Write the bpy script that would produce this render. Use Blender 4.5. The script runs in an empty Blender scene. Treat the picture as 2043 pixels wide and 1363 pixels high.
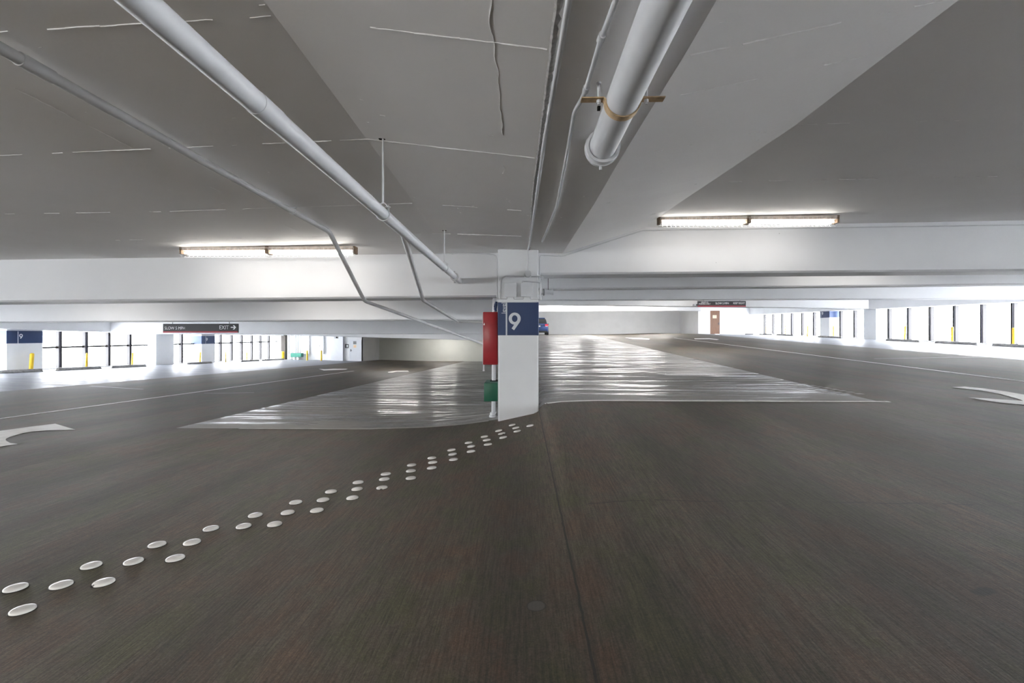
import bpy, bmesh, math, random
from math import pi, sin, cos, tan, atan2, sqrt, radians
from mathutils import Vector, Matrix
random.seed(7)
C = bpy.context.scene.collection

# ------------------------------------------------------------------ camera model
FPX = 936.0; W_, H_ = 2043, 1363
HOR = 669.0; VPX = 1040.0
PSI = math.atan((VPX - W_/2)/FPX)
E = 1.37                                   # eye height
RGT = Vector((cos(PSI), sin(PSI), 0)); FWD = Vector((-sin(PSI), cos(PSI), 0))

def ray(px, py):
    return FWD + RGT*((px - W_/2)/FPX) + Vector((0, 0, 1))*((HOR - py)/FPX)
def atY(px, py, Y):
    d = ray(px, py); t = Y/d.y
    return Vector((d.x*t, Y, E + d.z*t))
def atX(px, X, py=HOR):
    d = ray(px, py); t = X/d.x
    return Vector((X, d.y*t, E + d.z*t))

def lerp(a, b, t): return a + (b - a)*t
def interp(x, tab):
    if x <= tab[0][0]: return tab[0][1]
    for (x0, y0), (x1, y1) in zip(tab, tab[1:]):
        if x <= x1: return lerp(y0, y1, (x - x0)/(x1 - x0))
    return tab[-1][1]
def sstep(t):
    t = max(0., min(1., t)); return t*t*(3 - 2*t)

# ------------------------------------------------------------------ floor shape
def zLf(Y): return -0.028*max(Y, 0)
def zRf(X, Y):
    s = lerp(.0345, .026, max(0, min(1, (X - 14)/8.)))
    return s*min(max(Y, 0), 40) + .008*max(0, Y - 40)
TT = [(-2.6, 0), (-1.6, .07), (-1.0, .17), (-.4, .34), (.2, .62), (.3, .72), (.4, .90), (.7, .965), (1.2, 1)]
def F(X, Y):
    t = interp(X, TT)
    if Y > 8:
        k = sstep((Y - 8)/3.)
        t = lerp(t, 0. if X < 0 else 1., k)
    side = .025*max(0, abs(X) - 9)
    return lerp(zLf(Y), zRf(X, Y), t) + side
def onF(px, py):
    d = ray(px, py); o = Vector((0, 0, E))
    t = .3; pt = t
    while t < 90:
        p = o + d*t
        if p.z < F(p.x, p.y):
            a, b = pt, t
            for _ in range(40):
                m = (a + b)/2; p = o + d*m
                if p.z < F(p.x, p.y): b = m
                else: a = m
            return p
        pt = t; t *= 1.01
    return o + d*t

# ------------------------------------------------------------------ materials
def new_mat(name):
    m = bpy.data.materials.new(name); m.use_nodes = True
    nt = m.node_tree; b = nt.nodes['Principled BSDF']
    return m, nt, b
def ramp(nt, src, stops):
    r = nt.nodes.new('ShaderNodeValToRGB')
    cr = r.color_ramp
    while len(cr.elements) < len(stops): cr.elements.new(.5)
    for e, (p, c) in zip(cr.elements, stops):
        e.position = p; e.color = (*c, 1) if len(c) == 3 else c
    nt.links.new(src, r.inputs['Fac']); return r
def noise(nt, vec, scale, detail=4, rough=.5):
    n = nt.nodes.new('ShaderNodeTexNoise'); n.inputs['Scale'].default_value = scale
    n.inputs['Detail'].default_value = detail; n.inputs['Roughness'].default_value = rough
    if vec: nt.links.new(vec, n.inputs['Vector'])
    return n
def mapping(nt, vec, scale, rot=(0, 0, 0)):
    n = nt.nodes.new('ShaderNodeMapping'); n.inputs['Scale'].default_value = scale
    n.inputs['Rotation'].default_value = rot
    nt.links.new(vec, n.inputs['Vector']); return n.outputs[0]
def mth(nt, op, a, b=None, c=None):
    n = nt.nodes.new('ShaderNodeMath'); n.operation = op
    for i, v in enumerate((a, b, c)):
        if v is None: continue
        if isinstance(v, (int, float)): n.inputs[i].default_value = v
        else: nt.links.new(v, n.inputs[i])
    return n.outputs[0]
def mixc(nt, fac, a, b, mode='MIX'):
    n = nt.nodes.new('ShaderNodeMix'); n.data_type = 'RGBA'; n.blend_type = mode
    for sock, v in ((n.inputs[0], fac), (n.inputs[6], a), (n.inputs[7], b)):
        if isinstance(v, (int, float)): sock.default_value = v
        elif isinstance(v, tuple): sock.default_value = (*v, 1)
        else: nt.links.new(v, sock)
    return n.outputs[2]
def bump(nt, b, h, strength=.3, dist=.01):
    n = nt.nodes.new('ShaderNodeBump'); n.inputs['Strength'].default_value = strength
    n.inputs['Distance'].default_value = dist
    nt.links.new(h, n.inputs['Height']); nt.links.new(n.outputs[0], b.inputs['Normal'])
def coords(nt):
    return nt.nodes.new('ShaderNodeTexCoord').outputs['Object']

def paint(name, col, rough=.5, var=.06, scale=3, specks=0, bmp=.0, metal=0, spec=.4):
    m, nt, b = new_mat(name); co = coords(nt)
    n = noise(nt, co, scale, 5)
    lo = tuple(max(0, c*(1 - var)) for c in col); hi = tuple(min(1, c*(1 + var)) for c in col)
    out = ramp(nt, n.outputs['Fac'], [(.3, lo), (.7, hi)]).outputs[0]
    if specks:
        v = nt.nodes.new('ShaderNodeTexVoronoi'); v.inputs['Scale'].default_value = 2.6
        nt.links.new(co, v.inputs['Vector'])
        d = mth(nt, 'LESS_THAN', v.outputs['Distance'], .022*specks)
        g = mth(nt, 'GREATER_THAN', noise(nt, co, 1.7, 2).outputs['Fac'], .52)
        out = mixc(nt, mth(nt, 'MULTIPLY', mth(nt, 'MULTIPLY', d, g), .6), out, (.12, .11, .1))
    nt.links.new(out, b.inputs['Base Color'])
    b.inputs['Roughness'].default_value = rough; b.inputs['Metallic'].default_value = metal
    b.inputs['Specular IOR Level'].default_value = spec
    if bmp: bump(nt, b, noise(nt, co, scale*12, 4).outputs['Fac'], bmp, .01)
    return m

M = {}
M['wall'] = paint('white_wall_paint', (.78, .79, .80), .55, .03, 1.2, 0, .03)
M['beam'] = paint('white_beam_paint', (.74, .75, .77), .5, .04, .8, 1, .05)
M['column'] = paint('column_paint', (.76, .78, .80), .45, .03, 1.5, 0, .03)
M['alcove'] = paint('cream_wall_paint', (.66, .67, .62), .55, .03, 1.2)
M['navy'] = paint('navy_paint', (.022, .045, .12), .4, .05, 4)
M['signwhite'] = paint('sign_white', (.62, .66, .70), .5, .02, 4)
M['letter'] = paint('sign_letter', (.85, .86, .88), .5, .01, 4)
M['red'] = paint('red_enamel', (.33, .024, .03), .28, .12, 6, 0, .05)
M['green'] = paint('green_enamel', (.014, .105, .062), .4, .1, 5)
M['greenbox'] = paint('green_cover', (.03, .22, .16), .45, .1, 5)
M['pipe'] = paint('painted_pipe', (.62, .63, .65), .4, .05, 6, 0, .03)
M['pipegrey'] = paint('painted_pipe_dull', (.50, .50, .50), .5, .08, 6, 0, .05)
M['conduit'] = paint('painted_conduit', (.60, .61, .63), .45, .05, 8)
M['box'] = paint('painted_box', (.62, .64, .67), .5, .03, 8)
M['strap'] = paint('tan_strap', (.50, .36, .21), .55, .25, 25, 0, .1)
M['yellow'] = paint('yellow_paint', (.75, .50, .03), .45, .08, 8)
M['stop'] = paint('wheel_stop_concrete', (.27, .265, .26), .8, .3, 8, 0, .3)
M['dark'] = paint('dark_metal', (.035, .035, .04), .45, .1, 8)
M['signblack'] = paint('sign_black', (.018, .019, .022), .45, .05, 4)
M['signred'] = paint('sign_red', (.36, .02, .035), .45, .05, 4)
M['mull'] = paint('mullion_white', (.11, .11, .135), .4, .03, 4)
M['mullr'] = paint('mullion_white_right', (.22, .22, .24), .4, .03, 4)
M['mulldark'] = paint('mullion_dark', (.018, .016, .018), .45, .05, 4)
M['brownpost'] = paint('brown_post', (.035, .028, .022), .5, .1, 6)
M['wood'] = None
M['white'] = paint('white_line_paint', (.86, .85, .82), .55, .10, 7, 0, .1)
M['faint'] = paint('worn_line_paint', (.36, .35, .33), .5, .25, 5, 0, .1)
M['ceramic'] = paint('ceramic_white', (.74, .73, .70), .18, .06, 22)
M['chip'] = paint('ceramic_chip', (.12, .11, .10), .8, .2, 30)
M['housing'] = paint('rusty_housing', (.50, .42, .36), .6, .3, 14)
M['rust'] = paint('rusty_end', (.16, .11, .07), .7, .4, 40)
M['blackhole'] = paint('black_recess', (.006, .006, .006), .9, .1, 5)
M['carblue'] = paint('car_blue', (.034, .062, .175), .22, .05, 3, 0, 0, .3)
M['carglass'] = paint('car_glass', (.012, .014, .018), .08, .05, 3, 0, 0, 0, .8)
M['rubber'] = paint('tyre_rubber', (.015, .015, .017), .7, .1, 8)
M['lampred'] = paint('tail_lamp_red', (.65, .03, .05), .2, .1, 8)
M['chrome'] = paint('chrome', (.7, .7, .72), .15, .02, 8, 0, 0, 1)
M['plate'] = paint('plate_white', (.8, .8, .82), .4, .02, 8)
M['orange'] = paint('orange_notice', (.75, .32, .16), .5, .1, 10)
M['greysign'] = paint('grey_notice', (.27, .28, .28), .5, .1, 10)
M['cream'] = paint('cream_notice', (.85, .72, .52), .5, .04, 10)
M['casing'] = paint('door_white', (.74, .76, .80), .4, .02, 3)

def wood():
    m, nt, b = new_mat('brown_wood_door'); co = coords(nt)
    n = noise(nt, mapping(nt, co, (14, 14, 1.2)), 2, 6, .6)
    r = ramp(nt, n.outputs['Fac'], [(.3, (.13, .055, .026)), (.7, (.21, .098, .05))])
    nt.links.new(r.outputs[0], b.inputs['Base Color']); b.inputs['Roughness'].default_value = .45
    return m
M['wood'] = wood()

def ceilmat():
    m, nt, b = new_mat('ceiling_paint'); co = coords(nt)
    n = noise(nt, co, .9, 6, .55)
    r = ramp(nt, n.outputs['Fac'], [(.3, (.84, .832, .825)), (.7, (.885, .878, .873))]).outputs[0]
    v = nt.nodes.new('ShaderNodeTexVoronoi'); v.inputs['Scale'].default_value = 5.5
    nt.links.new(mapping(nt, co, (1, 2.5, 1)), v.inputs['Vector'])
    d = mth(nt, 'LESS_THAN', v.outputs['Distance'], .045)
    g = mth(nt, 'GREATER_THAN', noise(nt, co, 2.3, 2).outputs['Fac'], .56)
    r = mixc(nt, mth(nt, 'MULTIPLY', mth(nt, 'MULTIPLY', d, g), .5), r, (.72, .71, .70))
    nt.links.new(r, b.inputs['Base Color']); b.inputs['Roughness'].default_value = .6
    hh = mth(nt, 'ADD', noise(nt, co, 30, 5, .6).outputs['Fac'], mth(nt, 'MULTIPLY', mth(nt, 'MULTIPLY', d, g), 2.))
    bump(nt, b, hh, .25, .004)
    return m
M['ceil'] = ceilmat()
M['ridge'] = paint('paint_ridge', (.93, .92, .91), .55, .15, 20)
M['seam'] = paint('rough_seam', (.42, .41, .40), .8, .25, 40, 0, .5)

XE_L = onF(157, 768.5).x; XE_R = onF(1800, 699).x
def floormat():
    m, nt, b = new_mat('brushed_concrete'); co = coords(nt)
    sep = nt.nodes.new('ShaderNodeSeparateXYZ'); nt.links.new(co, sep.inputs[0])
    X, Y = sep.outputs[0], sep.outputs[1]
    big = noise(nt, mapping(nt, co, (1, .45, 1)), .55, 6, .55)
    base = ramp(nt, big.outputs['Fac'], [(.36, (.088, .073, .054)), (.50, (.135, .117, .092)), (.64, (.185, .162, .130))]).outputs[0]
    # warm / green mottling
    mot = noise(nt, mapping(nt, co, (1.4, .9, 1)), 1.7, 6, .65)
    base = mixc(nt, .62, base, ramp(nt, mot.outputs['Fac'], [(.40, (.165, .100, .070)), (.5, (.132, .116, .094)), (.60, (.100, .112, .050))]).outputs[0])
    # broom strokes running along the ramps
    br = noise(nt, mapping(nt, co, (74, 3.6, 1)), 1, 4, .75)
    brl = noise(nt, mapping(nt, co, (17, .5, 1)), 1, 4, .6)
    brc = ramp(nt, br.outputs['Fac'], [(.38, (.55, .55, .55)), (.60, (1.34, 1.34, 1.34))]).outputs[0]
    brlc = ramp(nt, brl.outputs['Fac'], [(.36, (.90, .90, .90)), (.64, (1.08, 1.08, 1.08))]).outputs[0]
    base = mixc(nt, .8, base, brc, 'MULTIPLY'); base = mixc(nt, .9, base, brlc, 'MULTIPLY')
    grain = noise(nt, co, 110, 3, .7)
    base = mixc(nt, .6, base, ramp(nt, grain.outputs['Fac'], [(.36, (.55, .55, .55)), (.64, (1.45, 1.45, 1.45))]).outputs[0], 'MULTIPLY')
    gr2 = noise(nt, co, 38, 5, .7)
    base = mixc(nt, .7, base, ramp(nt, gr2.outputs['Fac'], [(.36, (.78, .78, .78)), (.64, (1.2, 1.2, 1.2))]).outputs[0], 'MULTIPLY')
    # dark tyre bands sweeping along the lanes
    ty = noise(nt, mapping(nt, co, (.5, .06, 1), (0, 0, .12)), 2.2, 3, .5)
    base = mixc(nt, .8, base, ramp(nt, ty.outputs['Fac'], [(.40, (.62, .62, .62)), (.56, (1.12, 1.12, 1.12))]).outputs[0], 'MULTIPLY')
    # dark pits
    v = nt.nodes.new('ShaderNodeTexVoronoi'); v.inputs['Scale'].default_value = 3.3
    nt.links.new(co, v.inputs['Vector'])
    pit = mth(nt, 'MULTIPLY', mth(nt, 'LESS_THAN', v.outputs['Distance'], .035), mth(nt, 'GREATER_THAN', noise(nt, co, 2.1, 2).outputs['Fac'], .55))
    base = mixc(nt, 1., base, (.56, .51, .445), 'MULTIPLY')
    base = mixc(nt, mth(nt, 'MULTIPLY', pit, .7), base, (.02, .018, .016))
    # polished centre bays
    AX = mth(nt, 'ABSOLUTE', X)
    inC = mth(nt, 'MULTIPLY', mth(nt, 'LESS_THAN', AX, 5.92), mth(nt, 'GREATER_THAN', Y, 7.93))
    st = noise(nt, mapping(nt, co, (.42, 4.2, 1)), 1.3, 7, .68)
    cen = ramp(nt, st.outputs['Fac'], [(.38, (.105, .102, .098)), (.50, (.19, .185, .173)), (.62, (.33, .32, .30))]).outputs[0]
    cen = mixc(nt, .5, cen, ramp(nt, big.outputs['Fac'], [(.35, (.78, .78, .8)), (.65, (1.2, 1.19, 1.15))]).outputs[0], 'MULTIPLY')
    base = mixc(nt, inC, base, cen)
    # coated bays by the windows
    inE = mth(nt, 'MAXIMUM', mth(nt, 'GREATER_THAN', X, XE_R), mth(nt, 'LESS_THAN', X, XE_L))
    edg = ramp(nt, st.outputs['Fac'], [(.34, (.115, .121, .144)), (.66, (.20, .211, .243))]).outputs[0]
    base = mixc(nt, inE, base, edg)
    # joint in line with the column
    wob = noise(nt, mapping(nt, co, (1, 2.4, 1)), 3, 4, .6)
    xx = mth(nt, 'ADD', X, mth(nt, 'MULTIPLY', mth(nt, 'SUBTRACT', wob.outputs['Fac'], .5), .022))
    crk = mth(nt, 'MULTIPLY', mth(nt, 'LESS_THAN', mth(nt, 'ABSOLUTE', mth(nt, 'SUBTRACT', xx, .292)), .0058), mth(nt, 'LESS_THAN', Y, 7.75))
    base = mixc(nt, mth(nt, 'MULTIPLY', crk, .9), base, (.012, .011, .010))
    # round patched core hole
    pc = onF(1070, 1209)
    ddx = mth(nt, 'SUBTRACT', X, pc.x); ddy = mth(nt, 'SUBTRACT', Y, pc.y)
    rr = mth(nt, 'SQRT', mth(nt, 'ADD', mth(nt, 'MULTIPLY', ddx, ddx), mth(nt, 'MULTIPLY', ddy, ddy)))
    rr = mth(nt, 'ADD', rr, mth(nt, 'MULTIPLY', noise(nt, co, 30, 3).outputs['Fac'], .012))
    inP = mth(nt, 'LESS_THAN', rr, .052)
    ring = mth(nt, 'MULTIPLY', mth(nt, 'LESS_THAN', rr, .056), mth(nt, 'GREATER_THAN', rr, .048))
    base = mixc(nt, mth(nt, 'MULTIPLY', inP, .8), base, (.085, .078, .07))
    base = mixc(nt, mth(nt, 'MULTIPLY', ring, .6), base, (.02, .018, .016))
    # stained rim beside the joint, cross seam and a gouge
    rim = mth(nt, 'MULTIPLY', mth(nt, 'LESS_THAN', mth(nt, 'ABSOLUTE', mth(nt, 'SUBTRACT', xx, .298)), .016), mth(nt, 'LESS_THAN', Y, 7.75))
    base = mixc(nt, mth(nt, 'MULTIPLY', rim, .28), base, (.015, .014, .012))
    ys = mth(nt, 'ADD', Y, mth(nt, 'MULTIPLY', mth(nt, 'SUBTRACT', noise(nt, co, 1.6, 5, .6).outputs['Fac'], .5), .22))
    sm = mth(nt, 'MULTIPLY', mth(nt, 'LESS_THAN', mth(nt, 'ABSOLUTE', mth(nt, 'SUBTRACT', ys, onF(1500, 1000).y)), .010), mth(nt, 'MULTIPLY', mth(nt, 'GREATER_THAN', X, .5), mth(nt, 'GREATER_THAN', noise(nt, co, 4, 3).outputs['Fac'], .46)))
    base = mixc(nt, mth(nt, 'MULTIPLY', sm, .5), base, (.02, .018, .016))
    gp = onF(1962, 1180)
    gx = mth(nt, 'SUBTRACT', X, gp.x); gy = mth(nt, 'SUBTRACT', Y, gp.y)
    gu = mth(nt, 'ADD', mth(nt, 'MULTIPLY', gx, 7.), mth(nt, 'MULTIPLY', gy, 3.)); gv = mth(nt, 'SUBTRACT', mth(nt, 'MULTIPLY', gy, 16.), mth(nt, 'MULTIPLY', gx, 6.))
    gd = mth(nt, 'ADD', mth(nt, 'SQRT', mth(nt, 'ADD', mth(nt, 'MULTIPLY', gu, gu), mth(nt, 'MULTIPLY', gv, gv))), mth(nt, 'MULTIPLY', noise(nt, co, 18, 4).outputs['Fac'], .7))
    gouge = ramp(nt, gd, [(.75, (1, 1, 1)), (1., (0, 0, 0))]).outputs[0]
    base = mixc(nt, mth(nt, 'MULTIPLY', gouge, .75), base, (.022, .02, .018))
    nt.links.new(base, b.inputs['Base Color'])
    ro = mth(nt, 'ADD', mth(nt, 'MULTIPLY', big.outputs['Fac'], .25), .48)
    rc = ramp(nt, st.outputs['Fac'], [(.42, (.17,)*3), (.58, (.62,)*3)]).outputs[0]
    re = ramp(nt, st.outputs['Fac'], [(.36, (.30,)*3), (.64, (.60,)*3)]).outputs[0]
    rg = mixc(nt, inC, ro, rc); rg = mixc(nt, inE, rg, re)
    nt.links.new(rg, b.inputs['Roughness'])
    nt.links.new(mth(nt, 'SUBTRACT', .5, mth(nt, 'ADD', mth(nt, 'MULTIPLY', inE, .22), mth(nt, 'MULTIPLY', inC, .12))), b.inputs['Specular IOR Level'])
    notC = mth(nt, 'SUBTRACT', 1., mth(nt, 'MAXIMUM', inC, inE))
    h1 = mth(nt, 'ADD', br.outputs['Fac'], mth(nt, 'MULTIPLY', grain.outputs['Fac'], .5))
    h = mth(nt, 'ADD', mth(nt, 'MULTIPLY', h1, notC), mth(nt, 'MULTIPLY', mth(nt, 'ADD', st.outputs['Fac'], mth(nt, 'MULTIPLY', crk, -4.)), .6))
    bump(nt, b, h, .55, .003)
    return m
M['floor'] = floormat()

def glassmat():
    m = bpy.data.materials.new('window_glass'); m.use_nodes = True; nt = m.node_tree
    nt.nodes.remove(nt.nodes['Principled BSDF'])
    t = nt.nodes.new('ShaderNodeBsdfTransparent'); t.inputs[0].default_value = (.96, .975, 1, 1)
    g = nt.nodes.new('ShaderNodeBsdfGlossy'); g.inputs['Roughness'].default_value = .03
    fr = nt.nodes.new('ShaderNodeLayerWeight'); fr.inputs[0].default_value = .5
    mx = nt.nodes.new('ShaderNodeMixShader'); nt.links.new(mth(nt, 'MULTIPLY', mth(nt, 'POWER', fr.outputs['Facing'], 6.), .35), mx.inputs[0])
    nt.links.new(t.outputs[0], mx.inputs[1]); nt.links.new(g.outputs[0], mx.inputs[2])
    nt.links.new(mx.outputs[0], nt.nodes['Material Output'].inputs[0]); return m
M['glass'] = glassmat()
def emis(name, col, s):
    m, nt, b = new_mat(name); b.inputs['Emission Color'].default_value = (*col, 1)
    b.inputs['Emission Strength'].default_value = s; b.inputs['Base Color'].default_value = (.8, .8, .8, 1); return m
TUBE = 14.5
M['tube'] = emis('lamp_tube', (1.0, .965, .90), TUBE)
M['tuber'] = emis('lamp_tube_dim', (1.0, .965, .90), 11.5)  # lower strength for the right front fixture and right-hand fill fixtures
M['fill_left'] = emis('fill_tube_left', (1.0, .98, .94), 230.0)  # boosted emission for the added left fill fixtures behind the camera
M['tubeend'] = emis('lamp_tube_bright', (1.0, .99, .97), 190.0)
M['tubefar'] = emis('lamp_tube_boosted', (1.0, .98, .95), 110.0)  # same kind of tube, strength boosted for the far bays

# ------------------------------------------------------------------ mesh helpers
def link(name, me, mat=None, parent=None):
    o = bpy.data.objects.new(name, me); C.objects.link(o)
    if parent: o.parent = parent
    if mat:
        for mm in (mat if isinstance(mat, (list, tuple)) else [mat]):
            me.materials.append(M[mm] if isinstance(mm, str) else mm)
    return o
def obj(name, bm, mat, parent=None, smooth=False):
    bmesh.ops.recalc_face_normals(bm, faces=bm.faces)
    me = bpy.data.meshes.new(name); bm.to_mesh(me); bm.free()
    if smooth:
        me.polygons.foreach_set('use_smooth', [True]*len(me.polygons))
        try: me.set_sharp_from_angle(angle=radians(38))
        except Exception: pass
    o = link(name, me, mat, parent)
    if parent is not None: recenter(o, parent)
    return o
def recenter(o, parent):
    # geometry was written in world space; keep it there under a parent that sits elsewhere
    if parent is not None:
        o.matrix_parent_inverse = Matrix.Identity(4)
        off = Vector(parent['_o']) if '_o' in parent else Vector((0, 0, 0))
        o.data.transform(Matrix.Translation(-off))
        o['_o'] = list(off)
def tag(o, label=None, cat=None, group=None, kind=None):
    if label: o['label'] = label
    if cat: o['category'] = cat
    if group: o['group'] = group
    if kind: o['kind'] = kind
    return o
def thing(name, loc, label, cat, group=None):
    o = bpy.data.objects.new(name, None); C.objects.link(o); o.location = loc; o['_o'] = list(loc)
    o.empty_display_size = .1
    return tag(o, label, cat, group)
def struct(name, bm, mat, smooth=False):
    return tag(obj(name, bm, mat, None, smooth), kind='structure')

def box(bm, x0, x1, y0, y1, z0, z1, bev=0):
    vs = [bm.verts.new(v) for v in ((x0, y0, z0), (x1, y0, z0), (x1, y1, z0), (x0, y1, z0), (x0, y0, z1), (x1, y0, z1), (x1, y1, z1), (x0, y1, z1))]
    fs = [bm.faces.new([vs[i] for i in q]) for q in ((0, 3, 2, 1), (4, 5, 6, 7), (0, 1, 5, 4), (1, 2, 6, 5), (2, 3, 7, 6), (3, 0, 4, 7))]
    if bev:
        es = list({e for f in fs for e in f.edges})
        bmesh.ops.bevel(bm, geom=es, offset=bev, segments=2, affect='EDGES', profile=.5)
    return bm
def hexa(bm, b4, t4):
    vs = [bm.verts.new(v) for v in list(b4) + list(t4)]
    for q in ((0, 3, 2, 1), (4, 5, 6, 7), (0, 1, 5, 4), (1, 2, 6, 5), (2, 3, 7, 6), (3, 0, 4, 7)): bm.faces.new([vs[i] for i in q])
def B(): return bmesh.new()
def frame_of(d):
    d = d.normalized(); up = Vector((0, 0, 1)) if abs(d.z) < .9 else Vector((1, 0, 0))
    a = d.cross(up).normalized(); b = d.cross(a).normalized(); return a, b
def tube(bm, pts, r, n=16, cap=True, radii=None):
    pts = [Vector(p) for p in pts]; rings = []
    a = None
    for i, p in enumerate(pts):
        if i == 0: d = pts[1] - p
        elif i == len(pts) - 1: d = p - pts[i-1]
        else: d = (pts[i+1] - p).normalized() + (p - pts[i-1]).normalized()
        d.normalize()
        if a is None: a, b = frame_of(d)
        else:
            a = (a - d*a.dot(d)).normalized(); b = d.cross(a).normalized()
        rr = radii[i] if radii else r
        rings.append([bm.verts.new(p + a*(rr*cos(2*pi*k/n)) + b*(rr*sin(2*pi*k/n))) for k in range(n)])
    for r0, r1 in zip(rings, rings[1:]):
        for k in range(n): bm.faces.new((r0[k], r0[(k+1) % n], r1[(k+1) % n], r1[k]))
    if cap:
        bm.faces.new(rings[0][::-1]); bm.faces.new(rings[-1])
def smoothpath(pts, rad, seg=6):
    pts = [Vector(p) for p in pts]; out = [pts[0]]
    for a, b, c in zip(pts, pts[1:], pts[2:]):
        r = min(rad, (a-b).length*.48, (c-b).length*.48)
        p0 = b + (a-b).normalized()*r; p1 = b + (c-b).normalized()*r
        for i in range(seg+1):
            t = i/seg; out.append((1-t)**2*p0 + 2*t*(1-t)*b + t*t*p1)
    out.append(pts[-1]); return out
def ringbm(bm, c, axis, r0, r1, w, n=28):
    """a collar: outer radius r1, inner r0, width w along axis"""
    c = Vector(c); d = Vector(axis).normalized(); a, b = frame_of(d)
    R = []
    for (rr, s) in ((r0, -.5), (r1, -.5), (r1, .5), (r0, .5)):
        R.append([bm.verts.new(c + d*(w*s) + a*(rr*cos(2*pi*k/n)) + b*(rr*sin(2*pi*k/n))) for k in range(n)])
    for i in range(4):
        q, s = R[i], R[(i+1) % 4]
        for k in range(n): bm.faces.new((q[k], q[(k+1) % n], s[(k+1) % n], s[k]))
def poly_on_floor(bm, pts, dz=.004):
    vs = [bm.verts.new((p[0], p[1], F(p[0], p[1]) + dz)) for p in pts]
    f = bm.faces.new(vs)
    if f.calc_area() and f.normal.z < 0: f.normal_flip()
    bmesh.ops.triangulate(bm, faces=[f])
def strip(bm, p, q, w, n=30, dz=.004):
    p = Vector(p[:2]); q = Vector(q[:2]); d = (q-p).normalized(); s = Vector((-d.y, d.x))*w/2
    prev = None
    for i in range(n+1):
        c = p.lerp(q, i/n); a = c + s; b = c - s
        cur = (bm.verts.new((a.x, a.y, F(a.x, a.y)+dz)), bm.verts.new((b.x, b.y, F(b.x, b.y)+dz)))
        if prev: bm.faces.new((prev[0], cur[0], cur[1], prev[1]))
        prev = cur
def extrude_xz(bm, pts, y0, y1):
    """polygon in X-Z extruded from y0 to y1"""
    a = [bm.verts.new((x, y0, z)) for x, z in pts]; b = [bm.verts.new((x, y1, z)) for x, z in pts]
    bm.faces.new(a); bm.faces.new(b[::-1]); n = len(pts)
    for i in range(n): bm.faces.new((a[i], b[i], b[(i+1) % n], a[(i+1) % n]))
def text_mesh(s, x0, x1, z0, z1, y, thick=.004, M4=None, rot=False, weight=0.0):
    cu = bpy.data.curves.new('t', 'FONT'); cu.body = s; cu.extrude = thick/2; cu.offset = weight; cu.align_x = 'LEFT'; cu.space_line = 1.0
    to = bpy.data.objects.new('t', cu); C.objects.link(to)
    dg = bpy.context.evaluated_depsgraph_get(); dg.update()
    me = bpy.data.meshes.new_from_object(to.evaluated_get(dg))
    bpy.data.objects.remove(to); bpy.data.curves.remove(cu)
    vs = me.vertices
    if rot:
        for v in vs: v.co = Vector((-v.co.y, v.co.x, v.co.z))
    xs = [v.co.x for v in vs]; ys = [v.co.y for v in vs]
    ax, bx, ay, by = min(xs), max(xs), min(ys), max(ys)
    for v in vs:
        v.co = Vector((lerp(x0, x1, (v.co.x-ax)/(bx-ax)), y - v.co.z, lerp(z0, z1, (v.co.y-ay)/(by-ay))))
    bm = bmesh.new(); bm.from_mesh(me); bpy.data.meshes.remove(me)
    if M4: bmesh.ops.transform(bm, matrix=M4, verts=bm.verts)
    return bm
def nine(bm, cx, cz, s, y, th=.004):
    """geometric figure 9; s = outer radius of the bowl; facing -Y"""
    n = 40; O = []; I = []
    for k in range(n):
        a = 2*pi*k/n
        O.append((cx + s*cos(a), cz + s*sin(a))); I.append((cx + s*.46*cos(a), cz + s*.56*sin(a)))
    o0 = [bm.verts.new((x, y, z)) for x, z in O]; i0 = [bm.verts.new((x, y, z)) for x, z in I]
    o1 = [bm.verts.new((x, y+th, z)) for x, z in O]; i1 = [bm.verts.new((x, y+th, z)) for x, z in I]
    for k in range(n):
        j = (k+1) % n
        bm.faces.new((o0[k], o0[j], i0[j], i0[k])); bm.faces.new((o1[k], i1[k], i1[j], o1[j]))
        bm.faces.new((o0[k], o1[k], o1[j], o0[j])); bm.faces.new((i0[k], i0[j], i1[j], i1[k]))
    T = [(1.0, .0), (.97, -.28), (.86, -.56), (-.10, -1.93), (-.52, -1.62), (.10, -.72), (.36, -.45), (.50, -.1)]
    extrude_xz(bm, [(cx + s*x, cz + s*z) for x, z in T], y - .0004, y + th)

# ------------------------------------------------------------------ room shell
XL, XR = -23.0, 22.6                   # glass planes
YB, YL, YR_ = -12.0, 44.0, 50.5
DOORY = 45.2; XRET = atY(1393, 668, DOORY).x
ALY = 49.4; XAL = atY(722, 722, YL).x

def grid(xs, ys, zf, mat, name, flip=False):
    bm = B(); V = [[bm.verts.new((x, y, zf(x, y))) for x in xs] for y in ys]
    for j in range(len(ys)-1):
        for i in range(len(xs)-1):
            bm.faces.new((V[j][i], V[j][i+1], V[j+1][i+1], V[j+1][i]))
    me = bpy.data.meshes.new(name); bm.to_mesh(me); bm.free()
    if flip: me.flip_normals()
    me.polygons.foreach_set('use_smooth', [True]*len(me.polygons))
    o = link(name, me, mat); return tag(o, kind='structure')

fx = [-23.1, -21.5, -20, -17, -14, -11.5, -9, -7, -5, -4, -3.2] + [-2.6 + .1*i for i in range(23)] + \
     [-.34, -.28, -.22, -.14, -.07, -.001, .001, .07, .14, .2, .26, .3, .36] + [.42 + .1*i for i in range(12)] + [2, 3, 4, 5, 7, 9, 11.5, 14, 17, 20, 21.5, 22.7]
fx = sorted(set(round(x, 3) for x in fx))
fy = [-13, -8, -4, -2, -1, 0, .5, 1] + [1.5 + .5*i for i in range(24)] + [14, 15, 16, 18, 20, 23, 26, 30, 34, 38, 40, 42, 44, 47, 50, 53]
grid(fx, fy, F, 'floor', 'floor')

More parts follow.
